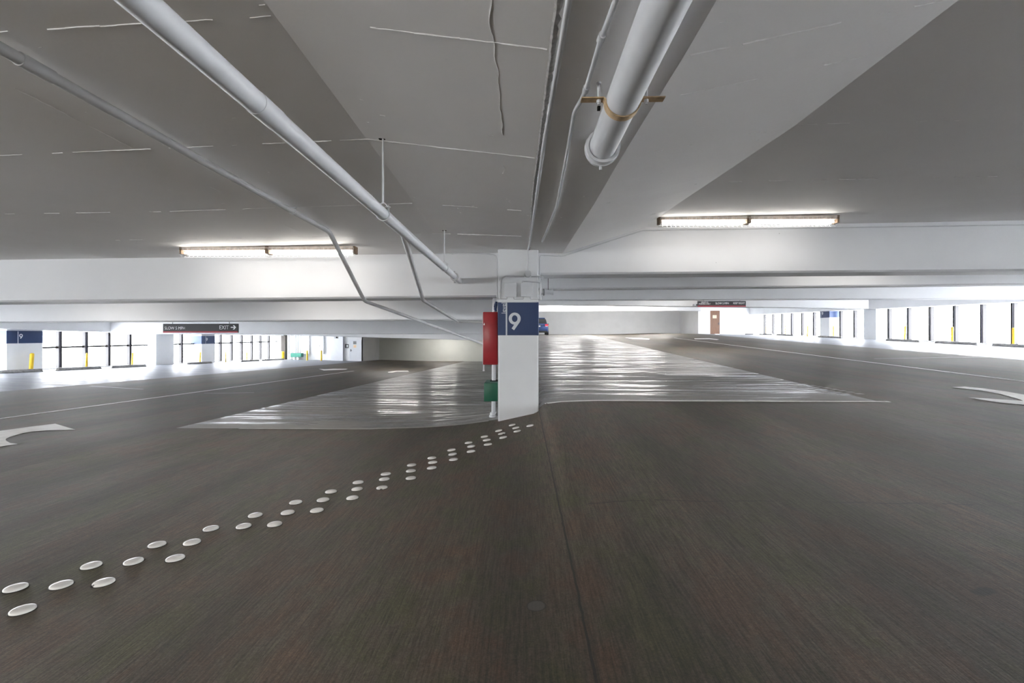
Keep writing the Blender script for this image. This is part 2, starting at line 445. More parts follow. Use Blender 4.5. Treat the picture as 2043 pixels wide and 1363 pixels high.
# ceiling ahead of / over the camera (up to the first beams)
def zA(Y): return 1.37
def cz(i, Y):
    Yc = max(Y, 1.2)
    return {0: 1.27 - .012*Yc, 1: 1.40 - .0105*Yc, 2: 1.445 - .010*Yc, 3: 1.60 - .0246*Yc,
            4: interp(Yc, [(1.9, 1.37), (3.6, 1.355), (8, 1.405)]),
            5: interp(Yc, [(1.9, 1.33), (2.2, 1.325), (3.6, 1.35), (4.7, 1.345), (8, 1.39)]),
            6: interp(Yc, [(3.6, 1.595), (4.83, 1.664), (6.03, 1.733), (8, 1.831)])}[i]
def cx_(i, Y):
    return {0: -23.1, 1: -9, 2: -4, 3: -1.19, 4: interp(Y, [(1.9, .143), (4.5, .108), (8, .125)]),
            5: interp(Y, [(1.9, .775), (4.7, .75), (8, .70)]), 6: 2.08}[i]
def ceil_rows(Y):
    r = [(cx_(i, Y), cz(i, Y)) for i in range(7)]
    r += [(10, cz(6, Y) + .014*7.9), (22.7, cz(6, Y) + .014*20.6)]
    return r
bm = B()
cys = [YB-1, -6, -2, 0, 1, 1.5, 1.9, 2.2, 2.6, 3, 3.6, 4.2, 4.83, 5.4, 6.03, 7, 8.02]
V = [[bm.verts.new((x, y, z + E)) for x, z in ceil_rows(y)] for y in cys]
for j in range(len(cys)-1):
    for i in range(8):
        bm.faces.new((V[j][i], V[j+1][i], V[j+1][i+1], V[j][i+1]))
# slabs beyond the first beams, one per ramp, following the ramps
def zcl(Y): return 2.92 + zLf(Y)
def zcr(Y): return 2.92 + zRf(5, Y)
def quad(bm, a, b, c, d): bm.faces.new([bm.verts.new(v) for v in (a, b, c, d)])
for (y0, y1) in ((8.3, 40), (40, 53)):
    quad(bm, (-23.1, y0, zcl(y0)), (-23.1, y1, zcl(y1)), (-.2, y1, zcl(y1)), (-.2, y0, zcl(y0)))
    quad(bm, (.2, y0, zcr(y0)), (.2, y1, zcr(y1)), (22.7, y1, zcr(y1)), (22.7, y0, zcr(y0)))
me = bpy.data.meshes.new('ceiling'); bm.to_mesh(me); bm.free()
ceiling = tag(link('ceiling', me, 'ceil'), kind='structure')
def ceilz(X, Y):
    r = ceil_rows(Y)
    return E + interp(X, r)
# raised paint ridges along the formwork joints
def ridge_x(bm, Y, x0, x1, slope=0, dens=.62, w=.010):
    x = x0
    while x < x1:
        L = random.uniform(.03, .22)
        if random.random() < dens:
            n = max(2, int(L/.03)); pts = []
            for i in range(n+1):
                xx = min(x + L*i/n, x1); yy = Y + random.uniform(-.003, .003)
                pts.append((xx, yy, ceilz(xx, yy) - .001))
            if (Vector(pts[0])-Vector(pts[-1])).length > .01:
                ww = random.uniform(.3, 1)*w
                tube(bm, pts, ww/2, 5)
        x += L
bm = B()
for Y, segs in ((2.245, ((-5, -1.8, .7), (-1.8, -1.1, .5), (-1.0, -.7, .6), (-.72, .12, 1.0), (.8, 2.0, .5))),
                (3.59, ((-5, -2.2, .6), (-2, -1.1, .8), (-1.1, .1, .95), (.8, 2, .35), (2.1, 4, .3))),
                (2.67, ((.18, .5, .8), (.9, 2, .35))), (5.2, ((-6, -1.2, .5), (-1, .1, .45), (2.2, 6, .45))),
                (6.6, ((-6, -1, .4), (-.9, 0, .8), (.8, 2, .3)))):
    for a, b_, d in segs: ridge_x(bm, Y, a, b_, 0, d)
# wandering crack along the slab beside the conduit
def ridge_y(bm, X, y0, y1, amp, dens, w=.007):
    y = y0; off = 0
    pts = []
    while y < y1:
        off += random.uniform(-amp, amp); off *= .9
        pts.append((X+off, y, ceilz(X+off, y)-.001)); y += random.uniform(.02, .05)
    i = 0
    while i < len(pts)-3:
        L = random.randint(4, 14)
        if random.random() < dens: tube(bm, pts[i:i+L], w/2*random.uniform(.5, 1), 5) if len(pts[i:i+L]) > 1 else None
        i += L-1
ridge_y(bm, -.135, 1.9, 3.3, .008, .95, .005); ridge_y(bm, -.14, 3.4, 5, .012, .5, .005)
ridge_y(bm, -3.0, 2.6, 6.5, .006, .35, .006)
for k in range(70):
    x = random.uniform(-3.5, 3.5); y = random.uniform(1.6, 5.5); L = random.uniform(.008, .04); a = random.uniform(-.6, .6)
    tube(bm, [(x, y, ceilz(x, y)), (x+L*cos(a), y+L*sin(a)*.4, ceilz(x+L*cos(a), y+L*sin(a)*.4)-.001)], random.uniform(.0012, .003), 5)
obj('paint_ridge', bm, 'ridge', None)
bpy.data.objects['paint_ridge'].parent = ceiling
# rough seam along the left edge of the dropped band
bm = B(); prev = None; y = 1.4
while y < 7.95:
    xa = cx_(4, y); w = random.uniform(.018, .034)*(1.0 if y < 5 else .8)
    j = random.uniform(-.004, .004)
    zz = ceilz(xa, y)
    cur = [bm.verts.new((xa - .006 + j, y, zz-.0015)), bm.verts.new((xa + .004 + j, y, zz - .010)), bm.verts.new((xa + w*.7, y, zz - .006)), bm.verts.new((xa + w, y, zz - .001))]
    if prev:
        for i in range(3): bm.faces.new((prev[i], cur[i], cur[i+1], prev[i+1]))
    prev = cur; y += random.uniform(.02, .045)
o = obj('rough_seam', bm, 'seam', None); o.parent = ceiling

# ---- side walls below/above windows, edge beams
eb = {'L': ((22.5, E + .20), (43.9, E - .06)), 'R': ((20.5, E + 1.445), (43.8, E + 1.92))}
def ebz(side, Y):
    (y0, z0), (y1, z1) = eb[side]
    if Y < y0:  # follow the level deck toward the turning bay
        k = max(0, Y)/y0
        return lerp(E + .80 if side == 'L' else E + .95, z0, k)
    return z0 + (z1-z0)*(Y-y0)/(y1-y0)
for side, xin, xout in (('L', XL+.9, XL-.2), ('R', XR-.8, XR+.2)):
    bm = B(); ys = [-13, 0, 8, 15, 20.5, 22.5, 30, 38, 44 if side == 'L' else DOORY]
    top = 3.9 if side == 'L' else 5.6
    prev = None
    for y in ys:
        z = ebz(side, y)
        cur = [bm.verts.new(v) for v in ((xin, y, z), (xout, y, z), (xout, y, top), (xin, y, top))]
        if prev:
            for i in range(4): bm.faces.new((prev[i], cur[i], cur[(i+1) % 4], prev[(i+1) % 4]))
        prev = cur
    struct('wall_left' if side == 'L' else 'wall_right', bm, 'wall')
# low sill under each glass line
for side, x in (('left', XL), ('right', XR)):
    bm = B(); prev = None
    for y in (-13, 0, 10, 20, 30, 40, 44):
        z = F(x, y)
        cur = [bm.verts.new(v) for v in ((x-.15, y, z-.5), (x+.15, y, z-.5), (x+.15, y, z+.05), (x-.15, y, z+.05))]
        if prev:
            for i in range(4): bm.faces.new((prev[i], cur[i], cur[(i+1) % 4], prev[(i+1) % 4]))
        prev = cur
    struct('baseboard_'+side, bm, 'wall')
# windows
def window(n, side, y0, y1, mys, transom):
    x = XL if side == 'L' else XR; s = 1 if side == 'L' else -1
    w = bpy.data.objects.new('window_%d' % n, None); C.objects.link(w); w.location = (x, y0, 0); w['kind'] = 'structure'; w['_o'] = [x, y0, 0]
    bm = B(); pts = [y0] + [y for y in mys if y0 < y < y1] + [y1]
    bm2 = B()
    nseg = 6
    for i in range(nseg):
        a = lerp(y0, y1, i/nseg); b_ = lerp(y0, y1, (i+1)/nseg)
        quad(bm2, (x, a, F(x, a)+.04), (x, b_, F(x, b_)+.04), (x, b_, ebz(side, b_)+.02), (x, a, ebz(side, a)+.02))
    obj('glass_pane', bm2, 'glass', w)
    for y in mys:
        if not (y0 < y < y1): continue
        b1 = B(); box(b1, min(x, x+s*.10), max(x, x+s*.10), y-.055, y+.055, F(x, y)+.03, ebz(side, y)+.01)
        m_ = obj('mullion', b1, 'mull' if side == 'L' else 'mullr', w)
        b2 = B()
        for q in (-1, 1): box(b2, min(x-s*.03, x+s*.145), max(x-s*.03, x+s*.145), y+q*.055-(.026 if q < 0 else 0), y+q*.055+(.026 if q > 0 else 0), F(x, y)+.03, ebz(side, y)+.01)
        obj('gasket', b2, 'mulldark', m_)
    if transom:
        b1 = B(); z = E - .60; box(b1, x-.03, x+.09, y0, y1, z-.045, z+.045); obj('transom', b1, 'mulldark', w)
    return w
mL = [atX(p, XL).y for p in (115, 167.5, 213.5, 256, 293, 359.5, 387, 437.8, 460, 480, 500.5, 518, 534.8)]
mR = [atX(p, XR).y for p in (2026, 1964, 1909, 1860, 1816, 1777, 1708, 1680, 1626.5, 1603, 1582, 1562.5, 1544, 1527, 1510.5)]
a = min(mL) - 1.39
while a > -12: mL.append(a); a -= 1.39
a = min(mR) - 1.42
while a > -12: mR.append(a); a -= 1.42
PXL, PXR = -22.4, 21.95
pL = [(atX(13, PXL).y, atX(85, PXL).y), (atX(311, PXL).y, atX(347, PXL).y), (atX(402, PXL).y, atX(429, PXL).y)]
pR = [(18.4, 19.6), (atX(1748, PXR).y, atX(1723, PXR).y), (atX(1655, PXR).y, atX(1636, PXR).y)]
n = 1
for side, P, ms, end in (('L', pL, mL, YL-.3), ('R', pR, mR, DOORY)):
    ys = [-12] + [v for p in P for v in p] + [end]
    for i in range(0, len(ys), 2):
        window(n, side, ys[i], ys[i+1], sorted(ms), side == 'L'); n += 1
# end of the right glass line
# perimeter columns
def pier(side, y0, y1, sign, label):
    xi = PXL if side == 'L' else PXR; xo = XL-.15 if side == 'L' else XR+.15
    cz0 = F(xi, (y0+y1)/2)
    t = thing('support_column', ((xi+xo)/2, (y0+y1)/2, cz0), label, 'column', 'window side columns')
    top = max(ebz(side, y0), ebz(side, y1)) + .3
    x0, x1 = min(xi, xo), max(xi, xo)
    zb = min(F(xi, y0), F(xi, y1), F(xo, y0), F(xo, y1)) - .02
    b1 = B(); box(b1, x0, x1, y0, y1, zb, top); obj('shaft', b1, 'column', t)
    if sign:
        pyb = sign; zb2 = atX(pyb[0], xi, pyb[2]).z; zt = zb2 + .56
        b1 = B(); e = .006
        sx0, sx1 = (x0 if side == 'L' else xi - e), (xi + e if side == 'L' else x1)
        box(b1, sx0, sx1, y0-e, y1+e, zb2, min(zt, top)); band = obj('painted_band', b1, 'navy', t)
        # line and figure on the inward face and read from the lane
        b1 = B(); s = 1 if side == 'L' else -1
        th = .004; tmp = B(); nine(tmp, 0, 0, .075, 0, th)
        extrude_xz(tmp, [(-.135, -.40), (-.115, -.40), (-.115, .18), (-.135, .18)], 0, th)
        # map local X -> world Y (or -Y), facing inward
        yc = lerp(y0, y1, .38) if side == 'L' else lerp(y0, y1, .72)
        Mx = Matrix(((0, s*-1, 0, xi + s*(e+.004)), (s*1, 0, 0, yc), (0, 0, 1, lerp(zb2, zt, .62)), (0, 0, 0, 1)))
        # reading direction: on the left side +X faces us and text runs toward +Y
        bmesh.ops.transform(tmp, matrix=Mx, verts=tmp.verts)
        obj('level_number', tmp, 'letter', band)
    return t
pier('L', *pL[0], (50, 685, 685), 'white window column with navy level 9 band, beside the first yellow post')
pier('L', *pL[1], None, 'plain white window column without a painted band, between two bays of glass')
pier('L', *pL[2], (415, 686, 686), 'small distant white column with navy band and 9, seen under the exit sign')
pier('R', *pR[1], None, 'plain white column between right hand window bays, beside two narrow mullions')
pier('R', *pR[2], (1645, 634, 634), 'white window column with navy 9 band at the upper ramp side')

# ---- end walls
bm = B(); box(bm, XL-.3, XAL, YL, YL+.25, -1.6, 2.2); box(bm, XAL-.02, XAL, YL, ALY, -1.8, 2.2)
struct('wall_far_left', bm, 'wall')
bm = B(); box(bm, XAL-.2, .2, ALY, ALY+.2, -2.2, 2.2); box(bm, XAL-.25, XAL-.02, YL+.25, ALY, -2, 2.2); struct('wall_far_left_alcove', bm, 'alcove')
bm = B(); box(bm, .1, XRET+.2, YR_, YR_+.2, .8, 5); struct('wall_far_right', bm, 'wall')
bm = B(); dx0, dx1 = atY(1417, 668, DOORY).x, atY(1436, 668, DOORY).x; dz1 = atY(1426, 620, DOORY).z; fzd = F((dx0+dx1)/2, DOORY)
box(bm, XRET, dx0-.06, DOORY, DOORY+.2, .8, 5); box(bm, dx1+.06, XR+.3, DOORY, DOORY+.2, .8, 5); box(bm, dx0-.06, dx1+.06, DOORY, DOORY+.2, dz1+.06, 5)
box(bm, XRET, XRET+.2, DOORY+.2, YR_, .8, 5)
struct('wall_door_side', bm, 'wall')
bm = B(); box(bm, XL-.3, XR+.3, YB-.3, YB, -.3, 3.6); struct('wall_back', bm, 'wall')
# divider between the two ramps, in line with the centre column
bm = B(); prev = None
for y in (8.4, 10, 14, 20, 30, 40, 46.6, 50.5):
    zb = zLf(y) - .3; zt = max(zRf(.3, y) + .02, .1)
    cur = [bm.verts.new(v) for v in ((-.20, y, zb), (.20, y, zb), (.20, y, zt), (-.20, y, zt))]
    if prev:
        for i in range(4): bm.faces.new((prev[i], cur[i], cur[(i+1) % 4], prev[(i+1) % 4]))
    else: bm.faces.new(cur)
    prev = cur
prev = None
for y in (8.62, 20, 40, 50.5):
    zb = zcl(y) - .7; zt = zcr(y) + .05
    cur = [bm.verts.new(v) for v in ((-.20, y, zb), (.20, y, zb), (.20, y, zt), (-.20, y, zt))]
    if prev:
        for i in range(4): bm.faces.new((prev[i], cur[i], cur[(i+1) % 4], prev[(i+1) % 4]))
    else: bm.faces.new(cur)
    prev = cur
struct('wall_divider', bm, 'wall')

# ---- cross beams
def beam(name, Y, th, pa, pb, xa, xb, topz=None, mat='beam'):
    """pa, pb: two pixels on the front bottom edge; xa, xb: real ends"""
    A = atY(pa[0], pa[1], Y); Bp = atY(pb[0], pb[1], Y)
    k = (Bp.z-A.z)/(Bp.x-A.x)
    za = A.z + k*(xa-A.x); zb = A.z + k*(xb-A.x)
    bm = B()
    if topz is None:
        t0, t1 = za + 1.3, zb + 1.3
    else: t0, t1 = topz
    c = .03   # chamfered front arris
    for (yy0, yy1, zo) in ((Y, Y+th, 0),):
        P = []
        for x, z, t in ((xa, za, t0), (xb, zb, t1)):
            P.append([bm.verts.new(v) for v in ((x, Y, z+c), (x, Y+c, z), (x, Y+th-c, z), (x, Y+th, z+c), (x, Y+th, t), (x, Y, t))])
        for i in range(6): bm.faces.new((P[0][i], P[0][(i+1) % 6], P[1][(i+1) % 6], P[1][i]))
        bm.faces.new(P[0]); bm.faces.new(P[1][::-1])
    return struct(name, bm, mat)
beam('ceiling_beam', 8.0, .62, (0, 603), (985, 592.5), XL+.9, -.2)
beam('ceiling_beam', 12.7, .5, (280, 642), (960, 638.4), XL+.9, -.2)
beam('ceiling_beam', 24.8, .5, (480, 667), (960, 666.6), XL+.9, -.2)
beam('ceiling_beam', 36.0, .5, (560, 668.5), (960, 679.5), XL+.9, -.2)
beam('ceiling_beam', 8.0, .58, (1080, 548), (2043, 540), .2, XR-.8)
beam('ceiling_beam', 11.95, .45, (1090, 577.4), (2043, 567.5), .2, XR-.8)
beam('ceiling_beam', 18.3, .45, (1090, 599), (1700, 597), .2, XR-.8)
beam('ceiling_beam', 24.4, .45, (1090, 608.5), (1390, 612), .2, atY(1733, 607, 24.4).x)
beam('ceiling_beam', 40.6, .4, (1090, 622), (1390, 620.5), .2, 15.4)

# ------------------------------------------------------------------ centre column
CY = 7.7
cl = atY(993.5, 669, CY).x; cr = atY(1074.5, 669, CY).x
t = thing('support_column', ((cl+cr)/2, CY+.45, F(0, 8)), 'large white central column with navy band reading level 9, where two ramps meet', 'column')
bm = B()
zt = E + 1.415
hexa(bm, [(cl, CY, F(cl, CY)-.02), (cr, CY, F(cr, CY)-.02), (cr, CY+.9, F(cr, CY+.9)-.02), (cl, CY+.9, F(cl, CY+.9)-.02)],
     [(cl, CY, zt), (cr, CY, zt), (cr, CY+.9, zt), (cl, CY+.9, zt)])
bmesh.ops.bevel(bm, geom=[e for e in bm.edges if abs(e.verts[0].co.z-e.verts[1].co.z) > 1], offset=.02, segments=3, affect='EDGES')
obj('shaft', bm, 'column', t, True)
zb_, zt_ = atY(1034, 669.5, CY).z, atY(1034, 603, CY).z
bm = B(); e = .004; box(bm, cl-e, cr+e, CY-e, CY+.9+e, zb_, zt_, .012); band = obj('painted_band', bm, 'navy', t)
Yf = CY - e - .004
def cp(zx, zy, Y=Yf):  # crop pixel (scale 6.815, origin 940,480)
    return atY(940 + zx/6.815, 480 + zy/6.815, Y)
a_, b_ = cp(470, 840), cp(490, 1288)
bm = B(); box(bm, a_.x, b_.x, Yf, Yf+.003, b_.z+.001, a_.z-.004); obj('vertical_line', bm, 'signwhite', band)
c9 = cp(592, 1062); r9 = (cp(674, 1062).x - cp(510, 1062).x)/2
bm = B(); nine(bm, c9.x, c9.z, r9, Yf, .003); obj('level_number', bm, 'signwhite', band)
p0, p1 = cp(412, 990), cp(470, 846)
bm = text_mesh('level', p0.x, p1.x, p0.z, p1.z, Yf+.0015, .003, rot=True, weight=.004)
obj('level_lettering', bm, 'signwhite', band)

# painted conduits and boxes on the column
def cbox(name, x0, y0, x1, y1, d, label, Y=CY):
    a, b = cp(x0, y1, Y-d), cp(x1, y0, Y-d)
    t = thing(name, ((a.x+b.x)/2, Y-.001, a.z), label, 'junction box', 'grey boxes on the central column')
    bm = B(); box(bm, a.x, b.x, Y-d, Y-.001, a.z, b.z, .004); obj('body', bm, 'box', t)
    bm = B(); box(bm, a.x-.004, b.x+.004, Y-d-.005, Y-d+.001, a.z-.004, b.z+.004, .002); obj('cover', bm, 'box', t)
    return t
cbox('junction_box', 458, 577, 613, 762, .075, 'square grey painted box on central column, nearer the red cabinet')
cbox('junction_box', 678, 577, 836, 762, .075, 'square grey painted box on central column, nearer the upper ramp')
a = cp(770, 450, CY-.05)
t = thing('junction_box', (a.x, CY-.001, a.z), 'round painted junction box above the two square boxes on column', 'junction box')
bm = B(); tube(bm, [(a.x, CY-.001, a.z), (a.x, CY-.055, a.z)], .058, 12); obj('body', bm, 'box', t, True)
bm = B(); tube(bm, [(a.x, CY-.055, a.z), (a.x, CY-.062, a.z)], .052, 12)
for q in (-1, 1): tube(bm, [(a.x+q*.035, CY-.06, a.z), (a.x+q*.035, CY-.067, a.z)], .006, 8)
obj('cover', bm, 'box', t, True)
def conduit(name, pts, r, label, rad=.04, mat='conduit', fit=(), cat='conduit', n=12, group=None):
    t = thing(name, pts[0], label, cat, group)
    bm = B(); tube(bm, smoothpath(pts, rad), r, n); obj('pipe_run', bm, mat, t, True)
    for p, d in fit:
        bm = B(); d = Vector(d).normalized(); p = Vector(p); tube(bm, [p-d*r*1.8, p+d*r*1.8], r*1.45, n); obj('coupling', bm, mat, t, True)
    return t
YC = CY-.016
q = lambda x, y, Y=YC: cp(x, y, Y)
conduit('electrical_conduit', [q(775, 120), q(770, 405)], .012, 'straight vertical conduit dropping from ceiling to round box on column', fit=((q(770, 398), (0, 0, 1)),))
conduit('electrical_conduit', [q(722, 488), q(405, 488), q(395, 795)], .012, 'curved conduit from round box bending down beside left square box', .11, fit=((q(396, 700), (0, 0, 1)),))
conduit('electrical_conduit', [q(818, 488), q(925, 488), q(975, 488, CY+.0), q(975, 520, CY+.06)], .012, 'short conduit from round box ending in a curl past the column edge', .03)
conduit('electrical_conduit', [q(700, 577), q(700, 552), q(905, 566), q(942, 575), q(942, 790)], .012, 'conduit arching over second square box and down the column corner', .04, fit=((q(942, 650), (0, 0, 1)), (q(942, 790), (0, 0, 1))))
conduit('electrical_conduit', [q(355, 795), q(488, 795), q(488, 768)], .009, 'short conduit under the boxes ending at the corner nearest the red cabinet', .02, fit=((q(357, 795), (1, 0, 0)),))
conduit('electrical_conduit', [q(582, 768), q(582, 795), q(712, 795), q(712, 768)], .009, 'u-shaped conduit linking the undersides of the two square boxes', .02)
conduit('electrical_conduit', [q(806, 768), q(806, 795), q(935, 795)], .009, 'short conduit under the boxes ending at the upper ramp side corner', .02)
# conduits along the beam tops
Yb = 7.985
bt = lambda x, y: atY(x, y, Yb)
conduit('electrical_conduit', [bt(-150, 517), bt(340, 511.5), bt(640, 507.2), bt(930, 505.5), bt(975, 507), bt(991.5, 510), atY(991.5, 545, Yb), atY(991.5, 594, Yb)], .009, 'thin conduit along the top of left front beam curving down at column', .10, fit=((bt(903, 506), (1, 0, 0)),))
conduit('electrical_conduit', [bt(1077, 560), bt(1077, 509), bt(1122, 511.5), bt(1283, 459.5), bt(1500, 456.5), bt(2150, 447)], .009, 'thin conduit following the beam top under the stepped ceiling', .05)
# conduits on the ceiling band
cz_ = lambda p, py, Y, d=.018: (lambda P: (P.x, P.y, ceilz(P.x, P.y)-d))(atY(p, py, Y))
def ceilpt(px, py, d=.018):
    # march the ray to the ceiling minus d
    r = ray(px, py); t0 = .3
    while t0 < 12:
        p = Vector((0, 0, E)) + r*t0
        if p.z > ceilz(p.x, p.y)-d: return p
        t0 += .004
    return p
a = ceilpt(1135, 0, .02); b_ = ceilpt(1056, 492, .02)
dirn = (a-b_).normalized()
conduit('electrical_conduit', [a + dirn*2.2, a, ceilpt(1085, 290, .02), b_, q(775, 122)], .0145, 'straight painted conduit along the rough seam of dropped ceiling band', .02)
pts = [ceilpt(1229, 0), ceilpt(1200, 75), ceilpt(1169, 178), ceilpt(1160, 200), ceilpt(1146, 222), ceilpt(1127, 330), ceilpt(1111, 410), ceilpt(1082, 482)]
pts = [pts[0] + (pts[0]-pts[1]).normalized()*1.2] + pts
conduit('electrical_conduit', pts, .0125, 'kinked painted conduit on ceiling band beside the large drain pipe', .08, fit=((pts[2], pts[2]-pts[1]), (pts[3], pts[3]-pts[2])))

# ------------------------------------------------------------------ standpipe, cabinet, green box
YP = 8.27
a, b_ = atY(986.5, 600, YP), atY(984.5, 833, YP)
fz = F(b_.x, YP)
t = thing('standpipe', (b_.x, YP, fz), 'white vertical standpipe beside the central column, behind the red cabinet', 'pipe')
bm = B(); tube(bm, [(b_.x, YP, fz), (a.x, YP, a.z+.05)], .036, 20); obj('riser', bm, 'pipe', t, True)
bm = B(); tube(bm, [(b_.x-.015, YP, fz), (b_.x-.015, YP, fz+.03), (b_.x-.015, YP, fz+.035), (b_.x-.01, YP, fz+.08)], .05, 20, radii=[.06, .06, .05, .048])
tube(bm, [(b_.x+.03, YP-.02, fz+.06), (b_.x+.045, YP-.05, fz+.10)], .012, 8); obj('base_clamp', bm, 'pipe', t, True)
YK = 7.74
a, b_ = atY(963.5, 728, YK), atY(993.2, 622.5, YK)
t = thing('fire_hose_cabinet', ((a.x+b_.x)/2, YK, a.z), 'tall red enamelled cabinet fixed to the pipe beside the central column', 'cabinet')
bm = B(); box(bm, a.x, b_.x-.002, YK, YK+.44, a.z, b_.z, .012); obj('body', bm, 'red', t, True)
bm = B(); box(bm, a.x+.016, b_.x-.012, YK-.006, YK+.004, a.z+.02, b_.z-.025, .004); obj('door', bm, 'red', t, True)
bm = B(); box(bm, a.x-.012, a.x-.001, YK+.03, YK+.16, a.z+.01, b_.z-.02, .003); tag(obj('edge_highlight', bm, 'pipe', t), 'pale painted edge highlight')  # pale strip stands in for the bright highlight on the cabinet edge
bm = B(); zc = atY(965, 647, YK).z; box(bm, a.x+.018, a.x+.028, YK-.02, YK-.006, zc-.02, zc+.02, .003); obj('latch', bm, 'chrome', t)
s0 = atY(965, 728, YK+.08); s1 = atY(965, 739, YK+.08)
bm = B(); tube(bm, [(s0.x, YK+.08, s0.z+.03), (s0.x, YK+.08, s1.z)], .012, 12); tube(bm, [(s0.x, YK+.08, s1.z+.006), (s0.x, YK+.08, s1.z-.012)], .018, 12); obj('drain_stub', bm, 'pipe', t, True)
vb = atY(991.3, 612, 7.9)
t = thing('hose_valve', vb, 'dark blue painted valve fitting above the red cabinet at column edge', 'valve')
bm = B(); tube(bm, [(vb.x-.005, 7.9, vb.z+.085), (vb.x-.018, 7.9, vb.z+.03), (vb.x-.028, 7.9, vb.z-.04), (vb.x-.016, 7.9, vb.z-.08)], .03, 14, radii=[.018, .03, .026, .02]); obj('body', bm, 'navy', t, True)
bm = B(); tube(bm, [(vb.x-.03, 7.88, vb.z), (vb.x-.03, 7.84, vb.z)], .02, 12); obj('wheel', bm, 'navy', t, True)
YG = 7.80
a, b_ = atY(965.5, 801, YG), atY(993, 765, YG)
t = thing('green_box', ((a.x+b_.x)/2, YG, a.z), 'dark green metal box around the standpipe low beside the column', 'box')
bm = B(); box(bm, a.x, b_.x-.002, YG, YG+.62, a.z, b_.z, .006); obj('body', bm, 'green', t, True)
bm = B(); box(bm, atY(975, 765, YG).x, b_.x-.004, YG+.30, YG+.60, b_.z-.001, b_.z+.006); obj('top_opening', bm, 'blackhole', t)

# ------------------------------------------------------------------ ceiling pipes
PX, PZ, PR = -1.055, E + .925, .045
t = thing('sprinkler_main', (PX, 4, PZ), 'long straight white pipe slung from two rods, running into left beam', 'pipe')
bm = B(); tube(bm, [(PX, -6, PZ), (PX, 8.01, PZ)], PR, 32); obj('pipe_run', bm, 'pipe', t, True)
bm = B(); ringbm(bm, (PX, 1.92, PZ), (0, 1, 0), PR-.001, PR+.0025, .16, 32); obj('coupling', bm, 'pipe', t, True)
bm = B(); ringbm(bm, (PX, 7.42, PZ), (0, 1, 0), PR-.001, PR+.022, .07); ringbm(bm, (PX, 7.36, PZ), (0, 1, 0), PR-.001, PR+.012, .03)
box(bm, PX-.012, PX+.012, 7.38, 7.46, PZ+PR+.01, PZ+PR+.045); box(bm, PX-.012, PX+.012, 7.38, 7.46, PZ-PR-.045, PZ-PR-.01)
obj('coupling', bm, 'pipegrey', t, True)
def hanger(Y, label):
    top = ceilz(PX, Y)
    t = thing('pipe_hanger', (PX, Y, top), label, 'hanger', 'rod hangers on the white pipe')
    bm = B(); tube(bm, [(PX, Y, top), (PX, Y, PZ+PR+.035)], .0075, 10); obj('rod', bm, 'pipe', t, True)
    bm = B(); ring = []
    for k in range(25):
        a = 2*pi*k/24; hz = PR+.006
        ring.append((PX + sin(a)*(hz if cos(a) < .2 else hz*.82), Y, PZ + (cos(a)*hz if cos(a) < 0 else cos(a)*(hz+.035))))
    tube(bm, ring, .0045, 6); obj('clevis', bm, 'pipe', t, True)
    bm = B(); tube(bm, [(PX+.02, Y-.012, PZ+PR+.004), (PX+.06, Y-.012, PZ+PR+.004)], .004, 6); box(bm, PX+.036, PX+.046, Y-.004, Y+.004, PZ, PZ+PR+.02); obj('bolt', bm, 'pipe', t)
    bm = B(); box(bm, PX-.03, PX-.006, Y-.012, Y+.012, top-.002, top+.004); box(bm, PX+.006, PX+.03, Y-.012, Y+.012, top-.002, top+.004); tag(obj('anchor_recess', bm, 'blackhole', t), 'black slots in the slab')
hanger(3.56, 'rod hanger with loop around the white pipe, the one nearer the camera')
hanger(6.42, 'rod hanger on the white pipe, the one close to the left beam')

S0 = (-2.5*1.0, 0, 0)
def pip(px, py, Y): return atY(px, py, Y)
p_a = pip(0, 96, 0.0001) if False else None
sx, sz = -2.50, E + 1.377
p1 = atX(658, -2.555, 462); p1 = Vector((-2.53, p1.y, ceilz(-2.53, p1.y)-.055))
p1 = atY(657, 462.5, 6.22)
p0 = atY(0, 96, 2.245); d0 = (p0-p1)
p2 = atY(727, 600.5, 7.85); p3 = atY(961, 685.5, 14.2)
t = thing('branch_pipe', p1, 'thin white pipe under the slab that drops diagonally past the lit fixture', 'pipe')
bm = B(); tube(bm, smoothpath([p0 + d0*.8, p0, p1, p2, p3, p3+(p3-p2)*.15], .09), .031, 20); obj('pipe_run', bm, 'pipegrey', t, True)
dd = (p1-p0).normalized()
cpt = p0 + dd*.17
bm = B(); tube(bm, [cpt-dd*.085, cpt+dd*.085], .037, 20); obj('coupling', bm, 'pipegrey', t, True)
hp = atY(583, 419, 5.15); hp = p0 + dd*((5.2-p0.y)/dd.y)
bm = B(); tube(bm, [(hp.x + .034*sin(a*2*pi/12), hp.y, hp.z + .034*cos(a*2*pi/12)) for a in range(13)], .006, 6)
box(bm, hp.x-.045, hp.x+.045, hp.y-.012, hp.y+.012, hp.z+.034, hp.z+.046); tube(bm, [(hp.x, hp.y, hp.z+.04), (hp.x, hp.y, ceilz(hp.x, hp.y))], .006, 8)
obj('clamp', bm, 'pipe', t, True)
b0 = atX(803, -1.062, 474); b0 = Vector((PX, atX(803, PX).y, PZ)); b1_ = atY(844, 599, 7.8); b2_ = atY(913, 641.5, 11.2); b3_ = atY(966, 642.5, 11.2)
t = thing('branch_pipe', b0, 'thin white pipe dropping from the main pipe and turning level behind red cabinet', 'pipe')
bm = B(); tube(bm, smoothpath([b0, b1_, b2_, b3_, b3_+Vector((.35, 0, 0))], .09), .030, 20); obj('pipe_run', bm, 'pipegrey', t, True)

